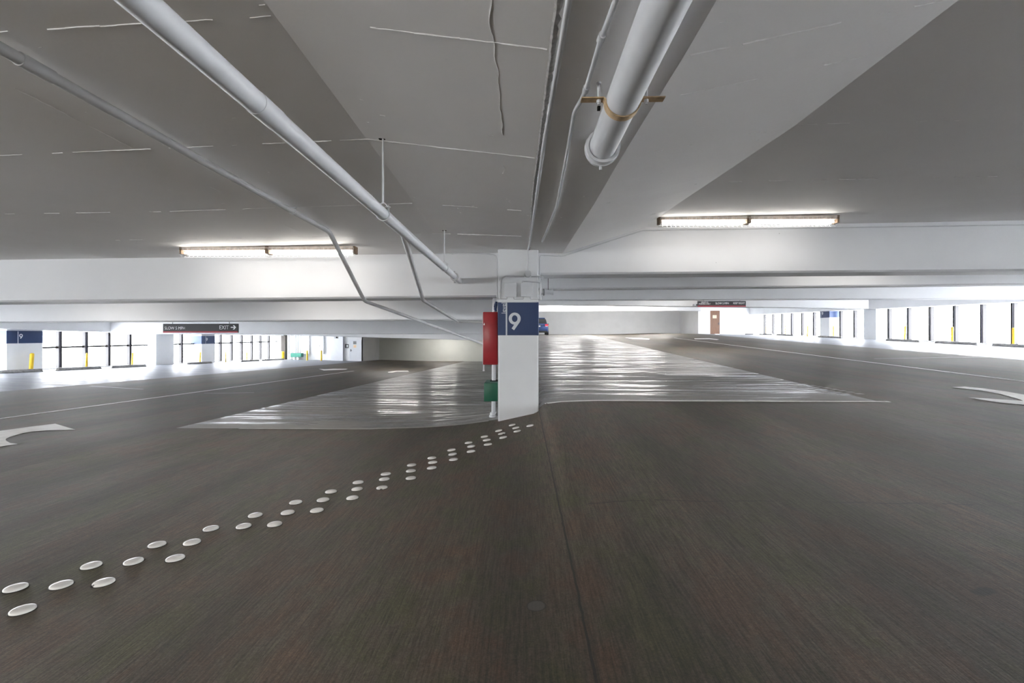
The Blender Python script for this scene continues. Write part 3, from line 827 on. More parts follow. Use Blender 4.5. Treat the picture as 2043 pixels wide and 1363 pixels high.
# large pipe with strap
BX, BZ, BR = .540, E + 1.250, .0885
t = thing('drain_pipe', (BX, 2.5, BZ), 'fat white overhead pipe ending in an elbow at the ceiling band', 'pipe')
bm = B(); tube(bm, [(BX, -7, BZ), (BX, 3.14, BZ)], BR, 48); obj('pipe_run', bm, 'pipe', t, True)
yE = 3.12
bm = B(); ringbm(bm, (BX, yE-.005, BZ), (0, 1, 0), BR+.006, BR+.024, .035, 48)
pts = [(BX, yE-.01, BZ), (BX, yE+.03, BZ), (BX, yE+.07, BZ+.004), (BX, yE+.11, BZ+.02), (BX, yE+.135, BZ+.05), (BX, yE+.145, BZ+.09), (BX, yE+.145, BZ+.14)]
tube(bm, pts, .1, 48, radii=[BR+.020, BR+.026, BR+.02, BR+.012, BR+.006, BR+.004, BR+.004])
obj('elbow', bm, 'pipe', t, True)
bm = B(); ringbm(bm, (BX, yE+.03, BZ), (0, 1, 0), BR+.02, BR+.029, .012, 48); tube(bm, [(BX-.005, yE+.06, BZ-BR-.015), (BX-.005, yE+.06, BZ-BR-.045)], .009, 10); obj('elbow_bead', bm, 'pipe', t, True)
YS = 2.515
t = thing('pipe_strap', (BX, YS, BZ), 'tan steel strap with two rods holding the fat overhead pipe', 'strap')
bm = B(); w = .052; prof = []
ear = .10
r = BR + .002
zE = BZ + .012
out = [(-r-ear-.03, zE)]
out += [(-r-.012, zE)]
for k in range(0, 25):
    a = pi + pi*k/24
    out.append((r*cos(a), BZ + r*sin(a)*1.0))
out += [(r+.012, zE), (r+ear+.03, zE)]
def offs(pl, th):
    res = []
    for i, p in enumerate(pl):
        a = Vector(pl[max(0, i-1)]); b = Vector(pl[min(len(pl)-1, i+1)]); d = (b-a).normalized(); nn = Vector((d.y, -d.x))
        res.append((p[0]+nn.x*th, p[1]+nn.y*th))
    return res
o2 = offs(out, .006)
A0 = [bm.verts.new((BX+x, YS-w/2, z)) for x, z in out]; A1 = [bm.verts.new((BX+x, YS+w/2, z)) for x, z in out]
B0 = [bm.verts.new((BX+x, YS-w/2, z)) for x, z in o2]; B1 = [bm.verts.new((BX+x, YS+w/2, z)) for x, z in o2]
for i in range(len(out)-1):
    bm.faces.new((A0[i], A0[i+1], A1[i+1], A1[i])); bm.faces.new((B0[i], B1[i], B1[i+1], B0[i+1]))
    bm.faces.new((A0[i], B0[i], B0[i+1], A0[i+1])); bm.faces.new((A1[i], A1[i+1], B1[i+1], B1[i]))
for i in (0, -1): bm.faces.new((A0[i], A1[i], B1[i], B0[i]))
obj('band', bm, 'strap', t, False)
for q in (-1, 1):
    x = BX + q*(r + .036)
    bm = B(); tube(bm, [(x, YS, zE-.03), (x, YS, ceilz(x, YS)+.002)], .0065, 10); ro = obj('rod', bm, 'pipe', t, True)
    bm = B(); tube(bm, [(x, YS, zE-.022), (x, YS, zE-.006)], .0125, 6); obj('nut', bm, 'pipe', ro, True); bm = B(); tube(bm, [(x, YS, ceilz(x, YS)-.008), (x, YS, ceilz(x, YS))], .012, 10); obj('ceiling_anchor', bm, 'pipe', ro, True)
bm = B(); x = BX - r - .036
box(bm, x-.004, x+.012, YS+.012, YS+.03, zE-.05, zE-.03)
obj('rod_hole', bm, 'blackhole', t)

# grooved pipe end beyond the column on the upper side
a = atY(1079, 583, 9.6); b_ = atY(1104, 583, 9.6)
t = thing('pipe_fitting', a, 'grooved grey pipe end with coupling sticking out behind the central column', 'pipe fitting')
bm = B(); tube(bm, [(a.x-.35, 9.6, a.z), (a.x+.055, 9.6, a.z)], .05, 18); obj('pipe_run', bm, 'pipegrey', t, True)
bm = B(); tube(bm, [(a.x+.065, 9.6, a.z), (a.x+.08, 9.6, a.z), (a.x+.12, 9.6, a.z), (a.x+.20, 9.6, a.z), (b_.x-.02, 9.6, a.z), (b_.x, 9.6, a.z)], .05, 18, radii=[.05, .065, .05, .047, .058, .058]); obj('coupling', bm, 'pipe', t, True)
bm = B(); box(bm, a.x+.055, a.x+.065, 9.56, 9.64, a.z-.07, a.z+.065); obj('gasket', bm, 'blackhole', t)
bm = B(); tube(bm, [(a.x+.15, 9.6, a.z+.04), (a.x+.15, 9.6, zcr(9.6))], .006, 6); obj('rod', bm, 'dark', t)

# ------------------------------------------------------------------ light fixtures
def fixture(xa, xb, Y, z, label, tm='tube'):
    """two tube lengths end to end under a housing with a wire guard; z = slab height"""
    t = thing('light_fixture', ((xa+xb)/2, Y, z), label, 'light fixture')
    xm = (xa+xb)/2
    bm = B(); box(bm, xa+.02, xb-.02, Y-.06, Y+.06, z-.06, z-.004, .004); obj('housing', bm, 'housing', t)
    for (p, q_) in ((xa+.06, xm-.05), (xm+.05, xb-.06)):
        for dy in (-.035, .035):
            bm = B(); tube(bm, [(p, Y+dy, z-.095), (q_, Y+dy, z-.095)], .017, 12); obj('lamp_tube', bm, tm, t, True)
    for x in (xa, xm, xb):
        bm = B(); box(bm, x-.018 if x != xm else x-.03, x+.018 if x != xm else x+.03, Y-.062, Y+.062, z-.115, z-.003, .004)
        tube(bm, [(x, Y-.07, z-.05), (x, Y+.07, z-.05)], .012, 8); obj('lamp_holder', bm, 'rust', t)
    bm = B()
    for k in range(5):
        a = pi*k/4; yy = Y - .085*cos(a); zz = z - .03 - .13*sin(a)
        tube(bm, [(xa, yy, zz), (xb, yy, zz)], .0018, 5)
    nn = int((xb-xa)/.065)
    for i in range(nn+1):
        x = xa + (xb-xa)*i/nn
        tube(bm, [(x, Y - .085*cos(pi*k/8), z - .03 - .13*sin(pi*k/8)) for k in range(9)], .0018, 4)
    obj('wire_guard', bm, 'box', t)
    return t
Yx = 7.2
a = atY(365, 492, Yx); b_ = atY(709, 486, Yx); 
fixture(a.x, b_.x, Yx, ceilz((a.x+b_.x)/2, Yx)-.004, 'rusty caged fluorescent fixture lighting the left front beam')
a = atY(1315, 432, Yx); b_ = atY(1668, 430, Yx)
fixture(a.x, b_.x, Yx, ceilz((a.x+b_.x)/2, Yx)-.004, 'rusty caged fluorescent fixture lighting the right front beam', 'tuber')
fixture(-9.0, -6.4, 46.6, zcl(46.6)-.01, 'caged fluorescent fixture washing the lower end wall', 'tubefar')
fixture(-6.4, -3.8, 11.6, zcl(11.6)-.01, 'unseen caged fluorescent fill fixture above the second left beam')  # unseen fill lamp that brightens the second beam
fixture(2.5, 5.1, 39.6, zcr(39.6)-.01, 'caged fluorescent fixture before the upper end beam', 'tubeend')
fixture(6.05, 8.65, 39.6, zcr(39.6)-.01, 'added caged fluorescent fill fixture before the upper end beam, middle one', 'tubeend')  # added to fill the dark gap between two light pools
fixture(9.6, 12.2, 39.6, zcr(39.6)-.01, 'caged fluorescent fixture before the upper end beam, toward the door', 'tubefar')
fixture(5.6, 8.2, 44.0, zcr(44)-.01, 'added caged fluorescent fill fixture between the upper end beam and end wall', 'tubeend')  # this and the next are added unseen to brighten the end wall
fixture(11.4, 14.0, 44.0, zcr(44)-.01, 'added caged fluorescent fill fixture by the return wall beyond the upper end beam', 'tubeend')

k = 0
for (x, y) in ((-9, -3.6), (-3.4, -3.6), (3.0, -3.6), (9, -3.6), (-6, -8), (6, -8)):  # unseen fill lamps added to lift the near ceiling and floor
    f_ = fixture(x-1.3, x+1.3, y, ceilz(x, y)-.45, 'added caged fluorescent fill fixture hung on two rods behind the viewpoint', 'fill_left' if x < -1 else 'tuber'); f_['group'] = 'added suspended fill fixtures behind the viewpoint'
    for q in (-1, 1):
        bm = B(); tube(bm, [(x+q, y, ceilz(x, y)-.45), (x+q, y, ceilz(x, y))], .006, 8); obj('rod', bm, 'pipe', f_)  # rods made only for the added fill fixtures
fixture(-12.4, -9.8, 11.4, zcl(11.4)-.01, 'added caged fluorescent fill fixture hidden behind left front beam')  # this and those below are unseen fill lamps added between the beams
fixture(6.6, 9.2, 10.9, zcr(10.9)-.01, 'added caged fluorescent fill fixture hidden behind right front beam')
fixture(6.6, 9.2, 21.2, zcr(21.2)-.01, 'added caged fluorescent fill fixture over the upper lane beyond third beam', 'tubefar')
fixture(-9.2, -6.6, 30.2, zcl(30.2)-.01, 'added caged fluorescent fill fixture over the lower lane before last beam', 'tubefar')
fixture(6.6, 9.2, 32.2, zcr(32.2)-.01, 'added caged fluorescent fill fixture over the upper lane beyond fourth beam', 'tubefar')

# ------------------------------------------------------------------ signs
def sign(px0, px1, py0, py1, Y, label, texts, arrow=None):
    a, b = atY(px0, py1, Y), atY(px1, py0, Y)
    t = thing('hanging_sign', ((a.x+b.x)/2, Y, a.z), label, 'sign')
    bm = B(); box(bm, a.x, b.x, Y, Y+.05, a.z, b.z); obj('panel', bm, 'signblack', t)
    bm = B(); box(bm, a.x, b.x, Y-.004, Y-.001, a.z, a.z+(b.z-a.z)*.17); tag(obj('stripe', bm, 'signred', t), 'red stripe')
    for s, x0, x1, y0, y1 in texts:
        p, q = atY(x0, y1, Y-.004), atY(x1, y0, Y-.004)
        obj('lettering', text_mesh(s, p.x, q.x, p.z, q.z, Y-.006, .004), 'letter', t)
    if arrow:
        x0, x1, y0, y1 = arrow; p, q = atY(x0, y1, Y-.006), atY(x1, y0, Y-.006); zc = (p.z+q.z)/2; h = (q.z-p.z)/2; w = q.x-p.x
        bm = B(); s = .24*h
        extrude_xz(bm, [(p.x, zc-s), (q.x-.35*w, zc-s), (q.x-.62*w, zc-h), (q.x-.36*w, zc-h), (q.x, zc), (q.x-.36*w, zc+h), (q.x-.62*w, zc+h), (q.x-.35*w, zc+s), (p.x, zc+s)], Y-.008, Y-.004)
        obj('arrow', bm, 'letter', t)
    zc_ = (zcl(Y) if a.x < 0 else zcr(Y))
    for f in (.12, .88):
        bm = B(); x = lerp(a.x, b.x, f); tube(bm, [(x, Y+.025, b.z), (x, Y+.025, zc_)], .008, 8); obj('rod', bm, 'dark', t)
sign(325.3, 474.5, 646, 664, 15.3, 'black and red overhead sign reading SLOW 5 MPH and EXIT with arrow',
     [('SLOW 5 MPH', 328.7, 369, 651.8, 657.6), ('EXIT', 438, 456.5, 649.5, 657.2)], (460.5, 471, 649, 657.5))
sign(1392.2, 1488, 600.8, 612, 24.2, 'black and red overhead sign reading SLOW 5 MPH and KEEP RIGHT',
     [('HEAD IN', 1399, 1413, 602, 604.4), ('PARKING ONLY', 1394.3, 1417.5, 605, 607.8), ('SLOW 5 MPH', 1427.5, 1454, 603.3, 607.2), ('KEEP RIGHT', 1463, 1486, 603, 606.8)])

def wallbox(name, px, py, w, Y, label, mat='box'):
    a = atY(px, py, Y)
    t = thing(name, a, label, 'security light')
    bm = B(); box(bm, a.x-w, a.x+w, Y-.22, Y-.005, a.z-w*.6, a.z+w*.6, .01); obj('housing', bm, mat, t)
    bm = B(); box(bm, a.x+w*.2, a.x+w*1.1, Y-.24, Y-.2, a.z-w*.45, a.z+w*.45); obj('lens', bm, 'dark', t)
wallbox('security_light', 672, 673.5, .13, 36.0, 'small grey box light on the last lower beam above white wall')
wallbox('security_light', 1385, 609, .08, 24.4, 'small grey box light on beam beside the KEEP RIGHT sign')

# ------------------------------------------------------------------ doors
def door(n, x0, x1, z0, z1, Y, mat, handle_right, notices):
    d = bpy.data.objects.new('door_%d' % n, None); C.objects.link(d); d.location = ((x0+x1)/2, Y, z0); d['_o'] = list(d.location); d['kind'] = 'structure'
    bm = B(); box(bm, x0, x1, Y-.01, Y+.04, z0+.01, z1); obj('leaf_panel', bm, mat, d)
    bm = B(); f = .05
    box(bm, x0-f, x0-.002, Y-.03, Y+.06, z0, z1+f); box(bm, x1+.002, x1+f, Y-.03, Y+.06, z0, z1+f); box(bm, x0-.002, x1+.002, Y-.03, Y+.06, z1+.002, z1+f)
    obj('frame', bm, 'casing', d)
    hx = x1-.09 if handle_right else x0+.09
    bm = B(); box(bm, hx-.03, hx+.03, Y-.03, Y-.01, z0+.9, z0+1.12); tube(bm, [(hx, Y-.06, z0+1), (hx-(.12 if handle_right else -.12), Y-.06, z0+1)], .014, 8); tube(bm, [(hx, Y-.01, z0+1), (hx, Y-.06, z0+1)], .014, 8); obj('handle', bm, 'dark', d)
    for (px0, px1, py0, py1, m, s) in notices:
        a, b = atY(px0, py1, Y-.014), atY(px1, py0, Y-.014)
        bm = B(); box(bm, a.x, b.x, Y-.016, Y-.0105, a.z, b.z); nn = obj('notice', bm, m, d)
        if s:
            bm = B()
            for k in range(3):
                zz = lerp(a.z, b.z, .25 + .25*k); box(bm, lerp(a.x, b.x, .2), lerp(a.x, b.x, .8), Y-.018, Y-.0165, zz-.012, zz+.012)
            obj('notice_lines', bm, s, nn)
door(1, dx0, dx1, fzd, dz1, DOORY+.03, 'wood', True, [(1422, 1429.6, 629, 635.2, 'cream', 'orange')])
ddx0, ddx1 = atY(698.3, 700, YL-.04).x, atY(722, 700, YL-.04).x-.08
ddz = atY(700, 679, YL-.04).z
door(2, ddx0, ddx1, F((ddx0+ddx1)/2, YL), ddz, YL-.05, 'casing', False, [(704.7, 711, 681, 687, 'greysign', None), (704.9, 711, 688.2, 694, 'cream', 'orange')])
# card reader beside the white door
a = atY(689, 694.5, YL-.02); b_ = atY(695.2, 686.5, YL-.02)
t = thing('card_reader', (a.x, YL, a.z), 'black wall unit with pale face beside the white door', 'card reader')
bm = B(); box(bm, a.x, b_.x, YL-.1, YL-.002, a.z, b_.z); obj('body', bm, 'dark', t)
bm = B(); box(bm, lerp(a.x, b_.x, .5), lerp(a.x, b_.x, .92), YL-.115, YL-.1, lerp(a.z, b_.z, .2), lerp(a.z, b_.z, .8)); obj('face_plate', bm, 'box', t)
# raised white wall section, panels and pipes
bm = B(); a = atY(662, 722, YL); b_ = atY(686, 676, YL); box(bm, a.x, b_.x, YL-.25, YL, F(a.x, YL)-.1, 2.2); struct('trim_1', bm, 'casing')
bm = B(); a = atY(560.6, 720, 43.2); b_ = atY(569, 672, 43.2); box(bm, a.x, b_.x, 43.2, 43.6, F(a.x, 43.2)-.05, 2.2); struct('trim_2', bm, 'brownpost')
for i, (x0, x1, y0, y1, lab) in enumerate(((601, 616.5, 660, 706.8, 'flat white wall cabinet behind the first bollard by end wall'), (632.5, 645.5, 660, 706, 'flat white wall cabinet nearest the white door'))):
    a = atY(x0, y1, YL-.2); b_ = atY(x1, y0, YL-.2)
    t = thing('wall_cabinet', (a.x, YL, a.z), lab, 'cabinet', 'white cabinets on the lower end wall')
    bm = B(); box(bm, a.x, b_.x, YL-.2, YL-.002, a.z, min(b_.z, 1.6), .01); obj('body', bm, 'casing', t)
    bm = B(); tube(bm, [(lerp(a.x, b_.x, .4), YL-.23, a.z+.75), (lerp(a.x, b_.x, .4), YL-.2, a.z+.75)], .03, 8); obj('knob', bm, 'dark', t)
for i, px in enumerate((576, 589, 593.5, 598)):
    a = atY(px, 690, YL-.12)
    t = thing('wall_pipe', (a.x, YL-.12, F(a.x, YL)), 'white vertical wall pipe at the lower end, %s' % ('next to the brown post', 'left of the pair above green box', 'middle one above the green box', 'beside the first white cabinet')[i], 'pipe', 'vertical pipes on the end wall')
    bm = B(); tube(bm, [(a.x, YL-.12, F(a.x, YL)), (a.x, YL-.12, 1.7)], .05, 12); obj('riser', bm, 'casing', t, True)
a = atY(579.5, 712.5, 43.0); b_ = atY(600.5, 705, 43.0)
t = thing('green_cabinet', ((a.x+b_.x)/2, 43, F(a.x, 43)), 'long green box on two short legs by lower end wall', 'cabinet')
bm = B(); box(bm, a.x, b_.x, 43, 43.5, a.z, b_.z, .02); obj('body', bm, 'greenbox', t)
for px in (587, 594.5):
    q_ = atY(px, 713, 43.2); bm = B(); box(bm, q_.x-.08, q_.x+.08, 43.1, 43.3, F(q_.x, 43.2), a.z); obj('leg', bm, 'casing', t)

# ------------------------------------------------------------------ wheel stops and bollards
def wheel_stop(side, p0, p1, label):
    X = -21.6 if side == 'L' else 21.3
    y0, y1 = sorted((atX(p0, X).y, atX(p1, X).y)); yc = (y0+y1)/2
    bm = B(); h = .13; w0, w1 = .085, .055
    for (ya, yb, ha) in ((y0, y1, h),):
        z0, z1 = F(X, y0), F(X, y1)
        P = []
        for y, z, hh, k in ((y0, z0, .02, .8), (y0+.06, lerp(z0, z1, .03), h, 1), (y1-.06, lerp(z0, z1, .97), h, 1), (y1, z1, .02, .8)):
            P.append([bm.verts.new(v) for v in ((X-w0*k, y, z), (X+w0*k, y, z), (X+w0*k, y, z+hh*.45), (X+w1*k, y, z+hh), (X-w1*k, y, z+hh), (X-w0*k, y, z+hh*.45))])
        for a, b in zip(P, P[1:]):
            for i in range(6): bm.faces.new((a[i], b[i], b[(i+1) % 6], a[(i+1) % 6]))
        bm.faces.new(P[0]); bm.faces.new(P[-1][::-1])
    bm.verts.ensure_lookup_table()
    o = obj('wheel_stop', bm, 'stop', None)
    c = Vector((X, yc, F(X, yc))); o.data.transform(Matrix.Translation(-c)); o.location = c
    tag(o, label, 'wheel stop', 'concrete wheel stops by the windows')
LS = [(-5, 84, 'concrete wheel stop in front of the navy banded column, lower side'), (113, 201, 'concrete wheel stop under the large panes with thin yellow post behind its middle'),
      (220.5, 290, 'concrete wheel stop next to the plain white column, lower side'), (375, 421.5, 'concrete wheel stop before the distant banded column, lower side'),
      (480, 516, 'small concrete wheel stop under the far narrow panes, second from brown post'), (521.5, 566, 'small concrete wheel stop beside the brown post')]
for a, b_, l in LS: wheel_stop('L', a, b_, l)
RS = [(1981.5, 2075, 'dark concrete wheel stop at the picture edge, upper ramp window side'), (1867, 1952.5, 'dark concrete wheel stop on upper side, second from the picture edge'),
      (1769, 1836, 'dark concrete wheel stop just past the plain white column, upper side'), (1633, 1680, 'dark concrete wheel stop before the navy banded column, upper side'),
      (1550, 1584, 'small dark wheel stop, third from the brown door end'), (1515.5, 1541.5, 'small dark wheel stop, second from the brown door end'), (1487.5, 1504, 'tiny dark wheel stop nearest the brown door')]
for a, b_, l in RS: wheel_stop('R', a, b_, l)
def bollard(X, px, pytop, w, label, lean=0, Y=None):
    y = atX(px, X).y if Y is None else Y
    if Y is not None: X = atY(px, 669, Y).x
    zt = atX(px, X, pytop).z if Y is None else atY(px, pytop, Y).z
    z0 = F(X, y)
    t = thing('bollard', (X, y, z0), label, 'bollard', 'yellow bollards')
    ly = lean
    bm = B(); tube(bm, [(X, y, z0), (X + ly, y, zt)], w, 14); obj('post', bm, 'yellow', t, True)
    bm = B(); tube(bm, [(X+ly, y, zt), (X+ly, y, zt+w*.4)], w, 14, radii=[w*.97, w*.5]); obj('cap', bm, 'yellow', t, True)
BX_ = -22.0
for px, py, w, lab, ln in ((61.5, 706, .075, 'thick yellow bollard standing before the navy banded column, lower side', .06), (171.5, 705, .045, 'thin yellow bollard before the second mullion of the large panes', .05),
    (263.5, 704.5, .045, 'thin yellow bollard before the large panes next to plain column', .03), (399, 703.3, .05, 'thin yellow bollard before the distant banded column', .02),
    (450.5, 703, .04, 'thin yellow bollard before narrow panes, nearest the distant banded column', .01), (492.6, 703, .04, 'thin yellow bollard before narrow panes, middle of the far bay', 0),
    (530, 703, .04, 'thin yellow bollard before narrow panes, nearest the brown post', 0)):
    bollard(BX_, px, py, w, lab, ln)
bollard(0, 564, 702.5, .15, 'thick yellow bollard in front of the brown post', 0, 42.8)
bollard(0, 612.7, 700, .07, 'slim yellow bollard before the first white wall cabinet', 0, 42.6)
bollard(0, 641, 700, .07, 'slim yellow bollard before the wall cabinet nearest the white door', 0, 42.6)
for px, py, w, lab, ln in ((2022, 655, .05, 'yellow bollard at the picture edge, upper ramp window side', 0), (1900, 653, .05, 'yellow bollard behind the second wheel stop from picture edge, upper side', 0),
    (1804.7, 651, .042, 'yellow bollard just past the plain white column, upper side', .05), (1663, 651, .035, 'thin yellow bollard before the navy banded column, upper side', 0),
    (1610.8, 650.5, .045, 'thin yellow bollard in the far bay nearest the banded column, upper side', .03), (1566.5, 650, .035, 'thin yellow bollard in the far bay, middle one', 0), (1528.5, 651, .03, 'thin yellow bollard in the far bay nearest the brown door', 0)):
    bollard(21.75, px, py, w, lab, ln)

# ------------------------------------------------------------------ floor paint
def marking(name, bm, label, cat, mat='white', group=None):
    o = obj(name, bm, mat, None); return tag(o, label, cat, group)
LW = .10
xl = onF(0, 834).x; xl = (onF(100, 821.5).x + onF(400, 782).x)/2
bm = B(); strip(bm, (xl, 2.5), (xl, onF(560, 762).y if False else atX(706, xl).y), LW, 60); marking('lane_line', bm, 'long white lane line running down the lower ramp', 'lane line')
xr = (onF(1700, 719.5).x + onF(1950, 748.5).x)/2
bm = B(); strip(bm, (xr, 3), (xr, atX(1345, xr).y), LW, 60); marking('lane_line', bm, 'long white lane line running up the upper ramp', 'lane line')
# front lines of the centre bays
a, b_ = onF(1086, 803), onF(1750, 796.5)
bm = B(); strip(bm, (a.x, 7.90), (b_.x, 7.86), .10, 20); marking('stall_line', bm, 'crisp white line closing the first bay of the upper ramp', 'stall line')
a, b_ = onF(465, 859), onF(975, 842)
bm = B(); strip(bm, (a.x, 7.90), (-.55, 7.90), .09, 30); marking('stall_line', bm, 'white line closing the first bay of the lower ramp', 'stall line', 'faint')
names = ('second', 'third', 'fourth', 'fifth', 'sixth', 'seventh')
for i in range(5):
    Y = 10.55 + 2.66*i
    for s in (-1, 1):
        bm = B(); x0, x1 = s*.45, s*5.6
        strip(bm, (x0, Y), (x1, Y), .055, 12); strip(bm, (x0, Y+.30), (x1, Y+.30), .055, 12)
        # rounded hairpin end
        prev = None
        c = Vector((x1, Y+.15)); pp = [(c.x + s*.28*sin(pi*k/8), c.y - .15*cos(pi*k/8)) for k in range(9)]
        for p, q_ in zip(pp, pp[1:]): strip(bm, p, q_, .06, 1)
        marking('stall_line', bm, 'hairpin stall line, %s bay line up the %s ramp' % (names[i], 'lower' if s < 0 else 'upper'), 'stall line', 'faint' if (s < 0 or i > 0) else 'white', 'hairpin stall lines of the centre bays')
for pa, pb, lab in (((20, 763.5), (150, 769.5), 'faint painted stall line in front of the banded column, lower side'), ((180, 770.5), (285, 777), 'faint painted line crossing the lower lane near the wheel stops'),
                    ((407, 785), (507, 783.6), 'faint worn line crossing the lower lane line'), ((1744, 716), (2008, 713), 'faint worn line across the upper lane before the coated bays')):
    a, b_ = onF(*pa), onF(*pb); bm = B(); strip(bm, a, b_, .09, 8); marking('stall_line', bm, lab, 'stall line', 'faint')
def arrow_px(pts, label):
    bm = B(); poly_on_floor(bm, [onF(*p) for p in pts], .006); marking('direction_arrow', bm, label, 'arrow marking')
arrow_px([(-60, 868), (0, 860.3), (60, 852), (110, 846.1), (150.5, 857.9), (93, 859.6), (66, 861.5), (45, 865), (32, 868.9), (20, 872.5), (12.2, 876.2), (11, 878.8), (13.5, 881.1), (20.8, 884.8), (35.5, 886.7), (14.7, 889.7), (0, 892.1), (-60, 903)], 'large curved white arrow on floor at the lower lane edge of view')
arrow_px([(1899.5, 773.3), (1924, 772), (1958.6, 775.2), (2007.8, 781.9), (2043, 788), (2080, 797), (2110, 812), (2043, 808.5), (1995.5, 804), (1958.6, 798.4), (1931.5, 793.7), (1971, 795.9), (2041, 800.8), (2036, 798), (2027.5, 795.4), (1995.5, 786.8), (1958.6, 779.9)], 'large curved white arrow on floor at the upper lane edge of view')
arrow_px([(636, 736.3), (648, 736.9), (665, 735.9), (694, 736.2), (690, 737.6), (662, 739), (646, 739.6)], 'distant white arrow beyond the lower lane line')
arrow_px([(773.3, 742.4), (783, 740.8), (791, 740.0), (814, 739.8), (816, 742), (791.6, 742.0), (783, 743.9), (775, 744)], 'small distant white arrow ahead on the lower ramp')
arrow_px([(1246.4, 674), (1275, 674.2), (1297, 676.2), (1294.6, 677.9), (1261.4, 676.5)], 'small distant white arrow on the upper ramp beside the centre bays')
arrow_px([(1385, 675.4), (1415, 675.0), (1435, 677.6), (1430, 678.6), (1415, 677.0), (1386, 677.0)], 'small distant white arrow on the upper ramp below the brown door')
# worn stencilled patch in the first upper bay
bm = B()
P0 = [onF(*p) for p in ((1556, 766), (1612, 766), (1740, 788), (1660, 787.5))]
for i in range(8):
    for j in range(3):
        if random.random() < .28: continue
        u0, u1 = i/8 + .01, i/8 + .07 + random.random()*.03; v0, v1 = j/3 + .06, j/3 + .24
        g = lambda u, v: (P0[0].lerp(P0[3], u)).lerp(P0[1].lerp(P0[2], u), v)
        poly_on_floor(bm, [g(u0, v0), g(u1, v0), g(u1, v1), g(u0, v1)], .003)
marking('worn_stencil', bm, 'worn illegible painted stencil at the mouth of first upper bay', 'floor marking', 'faint')

# ------------------------------------------------------------------ ceramic floor markers
ROWS = {'back row': [(1022, 848.4), (995.2, 859.8), (966.6, 871.7), (935, 884), (900.8, 898.4), (861.8, 914.4), (821.5, 928.5), (769.8, 946.5), (714.6, 963.3), (660.5, 981.7), (590, 1003.2), (509.3, 1029.1), (421.1, 1055.7), (313.4, 1087.8), (182.2, 1129.7), (31.3, 1174.3)],
        'middle row': [(1029.4, 854.3), (1001.1, 865.6), (971.3, 878.6), (940.2, 891.3), (903.2, 907), (863.4, 923.2), (819.9, 940.3), (766.8, 956.9), (712.6, 976.6), (644.6, 998.3), (574.1, 1023.6), (486.2, 1051), (383, 1083.3), (266.4, 1121.5), (122.4, 1168.5)],
        'front row': [(1057.7, 849.8), (1032, 860.7), (1004, 873.3), (973.5, 887.2), (939.8, 901.3), (904.9, 917.5), (861.4, 934.2), (819.9, 954.6), (762.1, 973.8), (703.2, 994.2), (632.3, 1019.3), (548.1, 1046.9), (349.7, 1115.2), (206.7, 1163.6), (45.4, 1218.4)]}
ORD = ['first', 'second', 'third', 'fourth', 'fifth', 'sixth', 'seventh', 'eighth', 'ninth', 'tenth', 'eleventh', 'twelfth', 'thirteenth', 'fourteenth', 'fifteenth', 'sixteenth']
def dome_mesh(chipped=False):
    bm = B(); R = .053; prof = [(R, 0), (R, .006), (R*.985, .0095), (R*.93, .013), (R*.82, .0158), (R*.6, .0182), (R*.3, .0196)]
    n = 40; rings = [[bm.verts.new((r*cos(2*pi*k/n), r*sin(2*pi*k/n), z)) for k in range(n)] for r, z in prof]
    for a, b in zip(rings, rings[1:]):
        for k in range(n): bm.faces.new((a[k], a[(k+1) % n], b[(k+1) % n], b[k]))
    top = bm.verts.new((0, 0, .020))
    for k in range(n): bm.faces.new((rings[-1][k], rings[-1][(k+1) % n], top))
    bm.faces.new(rings[0][::-1])
    if chipped:
        for v in bm.verts:
            a = atan2(v.co.y, v.co.x); r = v.co.xy.length
            if .2 < a < .9 and r > .040: v.co.z *= .55; v.co.x *= .95; v.co.y *= .95
        bm.faces.ensure_lookup_table()
    bmesh.ops.recalc_face_normals(bm, faces=bm.faces)
    me = bpy.data.meshes.new('dome_marker'); 
    if chipped:
        for f in bm.faces:
            c = f.calc_center_median(); a = atan2(c.y, c.x)
            if .25 < a < .85 and c.xy.length > .043: f.material_index = 1
    bm.to_mesh(me); bm.free()
    me.materials.append(M['ceramic']); me.materials.append(M['chip'])
    me.polygons.foreach_set('use_smooth', [True]*len(me.polygons)); return me
me0, me1 = dome_mesh(), dome_mesh(True)
bm = B(); n_ = 36  # dark ring painted as the contact-shadow halo around each dome
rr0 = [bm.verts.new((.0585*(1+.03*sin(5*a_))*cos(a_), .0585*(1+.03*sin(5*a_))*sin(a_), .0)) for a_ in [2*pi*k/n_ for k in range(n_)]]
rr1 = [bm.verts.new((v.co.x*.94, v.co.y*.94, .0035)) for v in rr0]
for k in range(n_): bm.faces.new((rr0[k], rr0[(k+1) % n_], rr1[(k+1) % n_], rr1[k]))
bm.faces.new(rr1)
mea = bpy.data.meshes.new('shadow_ring'); bm.to_mesh(mea); bm.free(); mea.materials.append(paint('dark_shadow_ring', (.022, .02, .018), .8, .3, 30))
def fnormal(x, y):
    e = .04; return Vector((-(F(x+e, y)-F(x-e, y))/(2*e), -(F(x, y+e)-F(x, y-e))/(2*e), 1)).normalized()
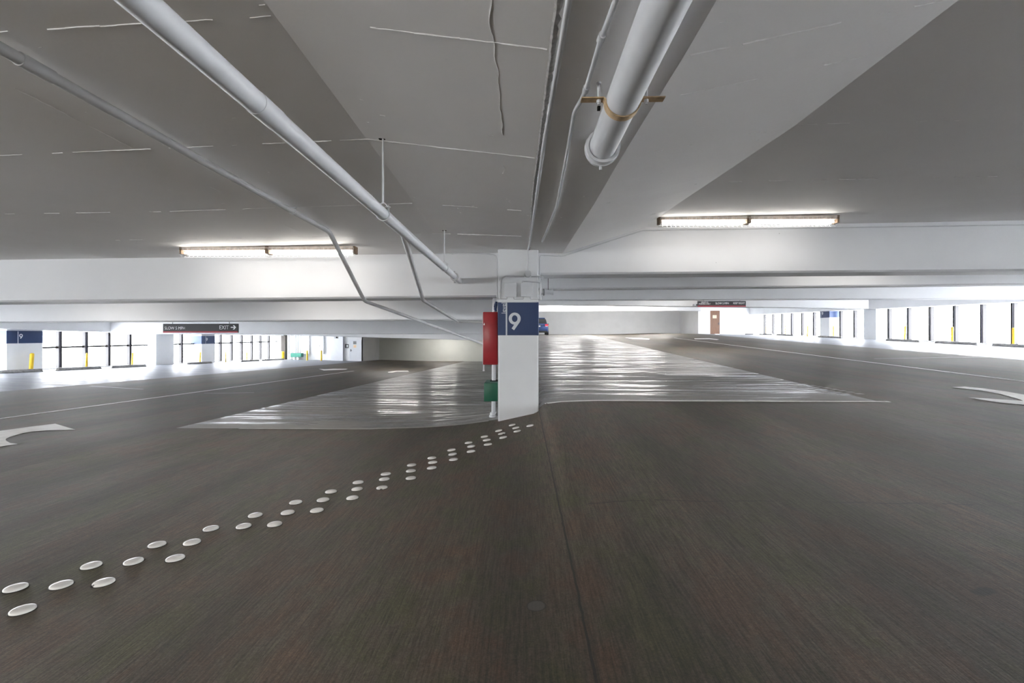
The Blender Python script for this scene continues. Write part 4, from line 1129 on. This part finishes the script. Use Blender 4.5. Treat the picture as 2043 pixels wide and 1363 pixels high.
for row, L in ROWS.items():
    for i, (px, py) in enumerate(L):
        p = onF(px, py+.5)
        chipped = (row == 'front row' and i in (13, 8)) or (row == 'middle row' and i in (1,))
        o = bpy.data.objects.new('dome_marker', me1 if chipped else me0); C.objects.link(o)
        o.location = (p.x, p.y, F(p.x, p.y) - .001)
        qn = fnormal(p.x, p.y).to_track_quat('Z', 'Y'); o.rotation_mode = 'QUATERNION'
        o.rotation_quaternion = qn @ Matrix.Rotation(0 if chipped else random.uniform(0, 6), 3, 'Z').to_quaternion()
        ad = bpy.data.objects.new('shadow_ring', mea); C.objects.link(ad); ad.parent = o
        tag(o, ('chipped ' if chipped else '') + 'white ceramic floor dome, %s in the %s counted from the column' % (ORD[i], row), 'floor marker', 'ceramic floor domes leading to the column')

# ------------------------------------------------------------------ car
def car():
    Yc = 40.3; xr_ = atY(1095, 660, Yc).x; Wd = 1.78; xc = xr_ - Wd/2; z0 = F(xc, Yc)
    t = thing('car', (xc, Yc, z0), 'blue car parked facing the end wall of upper ramp, beside the column', 'car')
    # body sections along Y (rear at Yc): (y, half width low, half width top, z low, z belt)
    S = [(0, .74, .66, .42, .86), (.06, .82, .76, .30, .96), (.35, .885, .80, .24, 1.0), (1.2, .89, .82, .22, .98), (2.6, .89, .82, .22, .95), (3.5, .88, .78, .24, .88), (4.0, .84, .70, .28, .78), (4.2, .70, .58, .36, .66)]
    bm = B(); R = []
    for y, wl, wt, zl, zb in S:
        R.append([bm.verts.new((xc+sx*w, Yc+y, z0+z)) for sx, w, z in ((-1, wl*.96, zl), (-1, wl, lerp(zl, zb, .35)), (-1, wl*.99, lerp(zl, zb, .7)), (-1, wt, zb), (-.5, wt, zb+.02), (.5, wt, zb+.02), (1, wt, zb), (1, wl*.99, lerp(zl, zb, .7)), (1, wl, lerp(zl, zb, .35)), (1, wl*.96, zl))])
    for a, b in zip(R, R[1:]):
        for i in range(10): bm.faces.new((a[i], a[(i+1) % 10], b[(i+1) % 10], b[i]))
    bm.faces.new(R[0]); bm.faces.new(R[-1][::-1]); obj('body', bm, 'carblue', t, True)
    # cabin
    G = [(.25, .76, .96), (.55, .66, 1.40), (1.0, .62, 1.48), (2.0, .62, 1.47), (2.5, .66, 1.36), (3.1, .74, .94)]
    bm = B(); R = []
    for y, w, z in G:
        R.append([bm.verts.new((xc+sx*w_, Yc+y, z0+zz)) for sx, w_, zz in ((-1, .78, .92), (-1, w, z-.03), (-.6, w, z), (.6, w, z), (1, w, z-.03), (1, .78, .92))])
    for a, b in zip(R, R[1:]):
        for i in range(6): bm.faces.new((a[i], a[(i+1) % 6], b[(i+1) % 6], b[i]))
    bm.faces.new(R[0]); bm.faces.new(R[-1][::-1]); obj('glasshouse', bm, 'carglass', t, True)
    bm = B(); hexa(bm, [(xc-.60, Yc+.62, z0+1.44), (xc+.60, Yc+.62, z0+1.44), (xc+.6, Yc+2.3, z0+1.44), (xc-.6, Yc+2.3, z0+1.44)], [(xc-.56, Yc+.7, z0+1.51), (xc+.56, Yc+.7, z0+1.51), (xc+.56, Yc+2.2, z0+1.51), (xc-.56, Yc+2.2, z0+1.51)]); obj('roof', bm, 'carblue', t, True)
    for sx in (-1, 1):
        bm = B(); box(bm, xc+sx*.70-.14, xc+sx*.70+.14, Yc-.02, Yc+.14, z0+.72, z0+.92, .03); tl = obj('tail_lamp', bm, 'lampred', t)
        bm = B(); box(bm, xc+sx*.70-.11, xc+sx*.70+.11, Yc-.03, Yc-.015, z0+.74, z0+.79); obj('lens', bm, 'plate', tl)
        bm = B(); box(bm, xc+sx*.93-.08, xc+sx*.93+.08, Yc+2.5, Yc+2.6, z0+.93, z0+1.05, .02); obj('wing_mirror', bm, 'dark', t)
        for yy in (.75, 3.3):
            bm = B(); tube(bm, [(xc+sx*.70, Yc+yy, F(xc, Yc+yy)+.31), (xc+sx*.90, Yc+yy, F(xc, Yc+yy)+.31)], .31, 28); wh = obj('wheel', bm, 'rubber', t, True)
            bm = B(); tube(bm, [(xc+sx*.89, Yc+yy, F(xc, Yc+yy)+.31), (xc+sx*.91, Yc+yy, F(xc, Yc+yy)+.31)], .19, 20); obj('hub', bm, 'chrome', wh)
    bm = B(); box(bm, xc-.17, xc+.17, Yc-.03, Yc-.005, z0+.70, z0+.82); obj('licence_plate', bm, 'plate', t)
    bm = B(); box(bm, xc-.42, xc+.42, Yc-.03, Yc-.004, z0+.845, z0+.875); obj('trim_strip', bm, 'chrome', t)
    bm = B(); box(bm, xc-.80, xc+.80, Yc-.06, Yc+.12, z0+.36, z0+.60, .05); obj('bumper', bm, 'carblue', t, True)
    bm = B(); box(bm, xc-.74, xc+.74, Yc-.03, Yc+.3, z0+.22, z0+.36, .02); obj('underside', bm, 'rubber', t)
car()

# ------------------------------------------------------------------ light and camera
w = bpy.data.worlds.new('daylight'); bpy.context.scene.world = w; w.use_nodes = True
bg = w.node_tree.nodes['Background']; bg.inputs[0].default_value = (.96, .98, 1.0, 1); bg.inputs[1].default_value = 15.5
cam = bpy.data.cameras.new('camera'); co = bpy.data.objects.new('camera', cam); C.objects.link(co)
co.location = (0, 0, E); co.rotation_euler = (pi/2, 0, PSI)
cam.sensor_width = 36; cam.lens = FPX/W_*36; cam.shift_y = -(H_/2 - HOR)/W_; cam.clip_start = .02; cam.clip_end = 300
sc = bpy.context.scene; sc.camera = co
sc.view_settings.view_transform = 'Standard'; sc.view_settings.look = 'None'; sc.view_settings.gamma = 1; sc.view_settings.use_curve_mapping = False
sc.view_settings.exposure = 0.58
sc.cycles.use_denoising = True
sc.cycles.use_adaptive_sampling = True; sc.cycles.adaptive_threshold = .025
sc.cycles.max_bounces = 8; sc.cycles.diffuse_bounces = 5; sc.cycles.glossy_bounces = 4; sc.cycles.transparent_max_bounces = 8
sc.cycles.sample_clamp_indirect = 20
for o in bpy.data.objects:
    if '_o' in o: del o['_o']
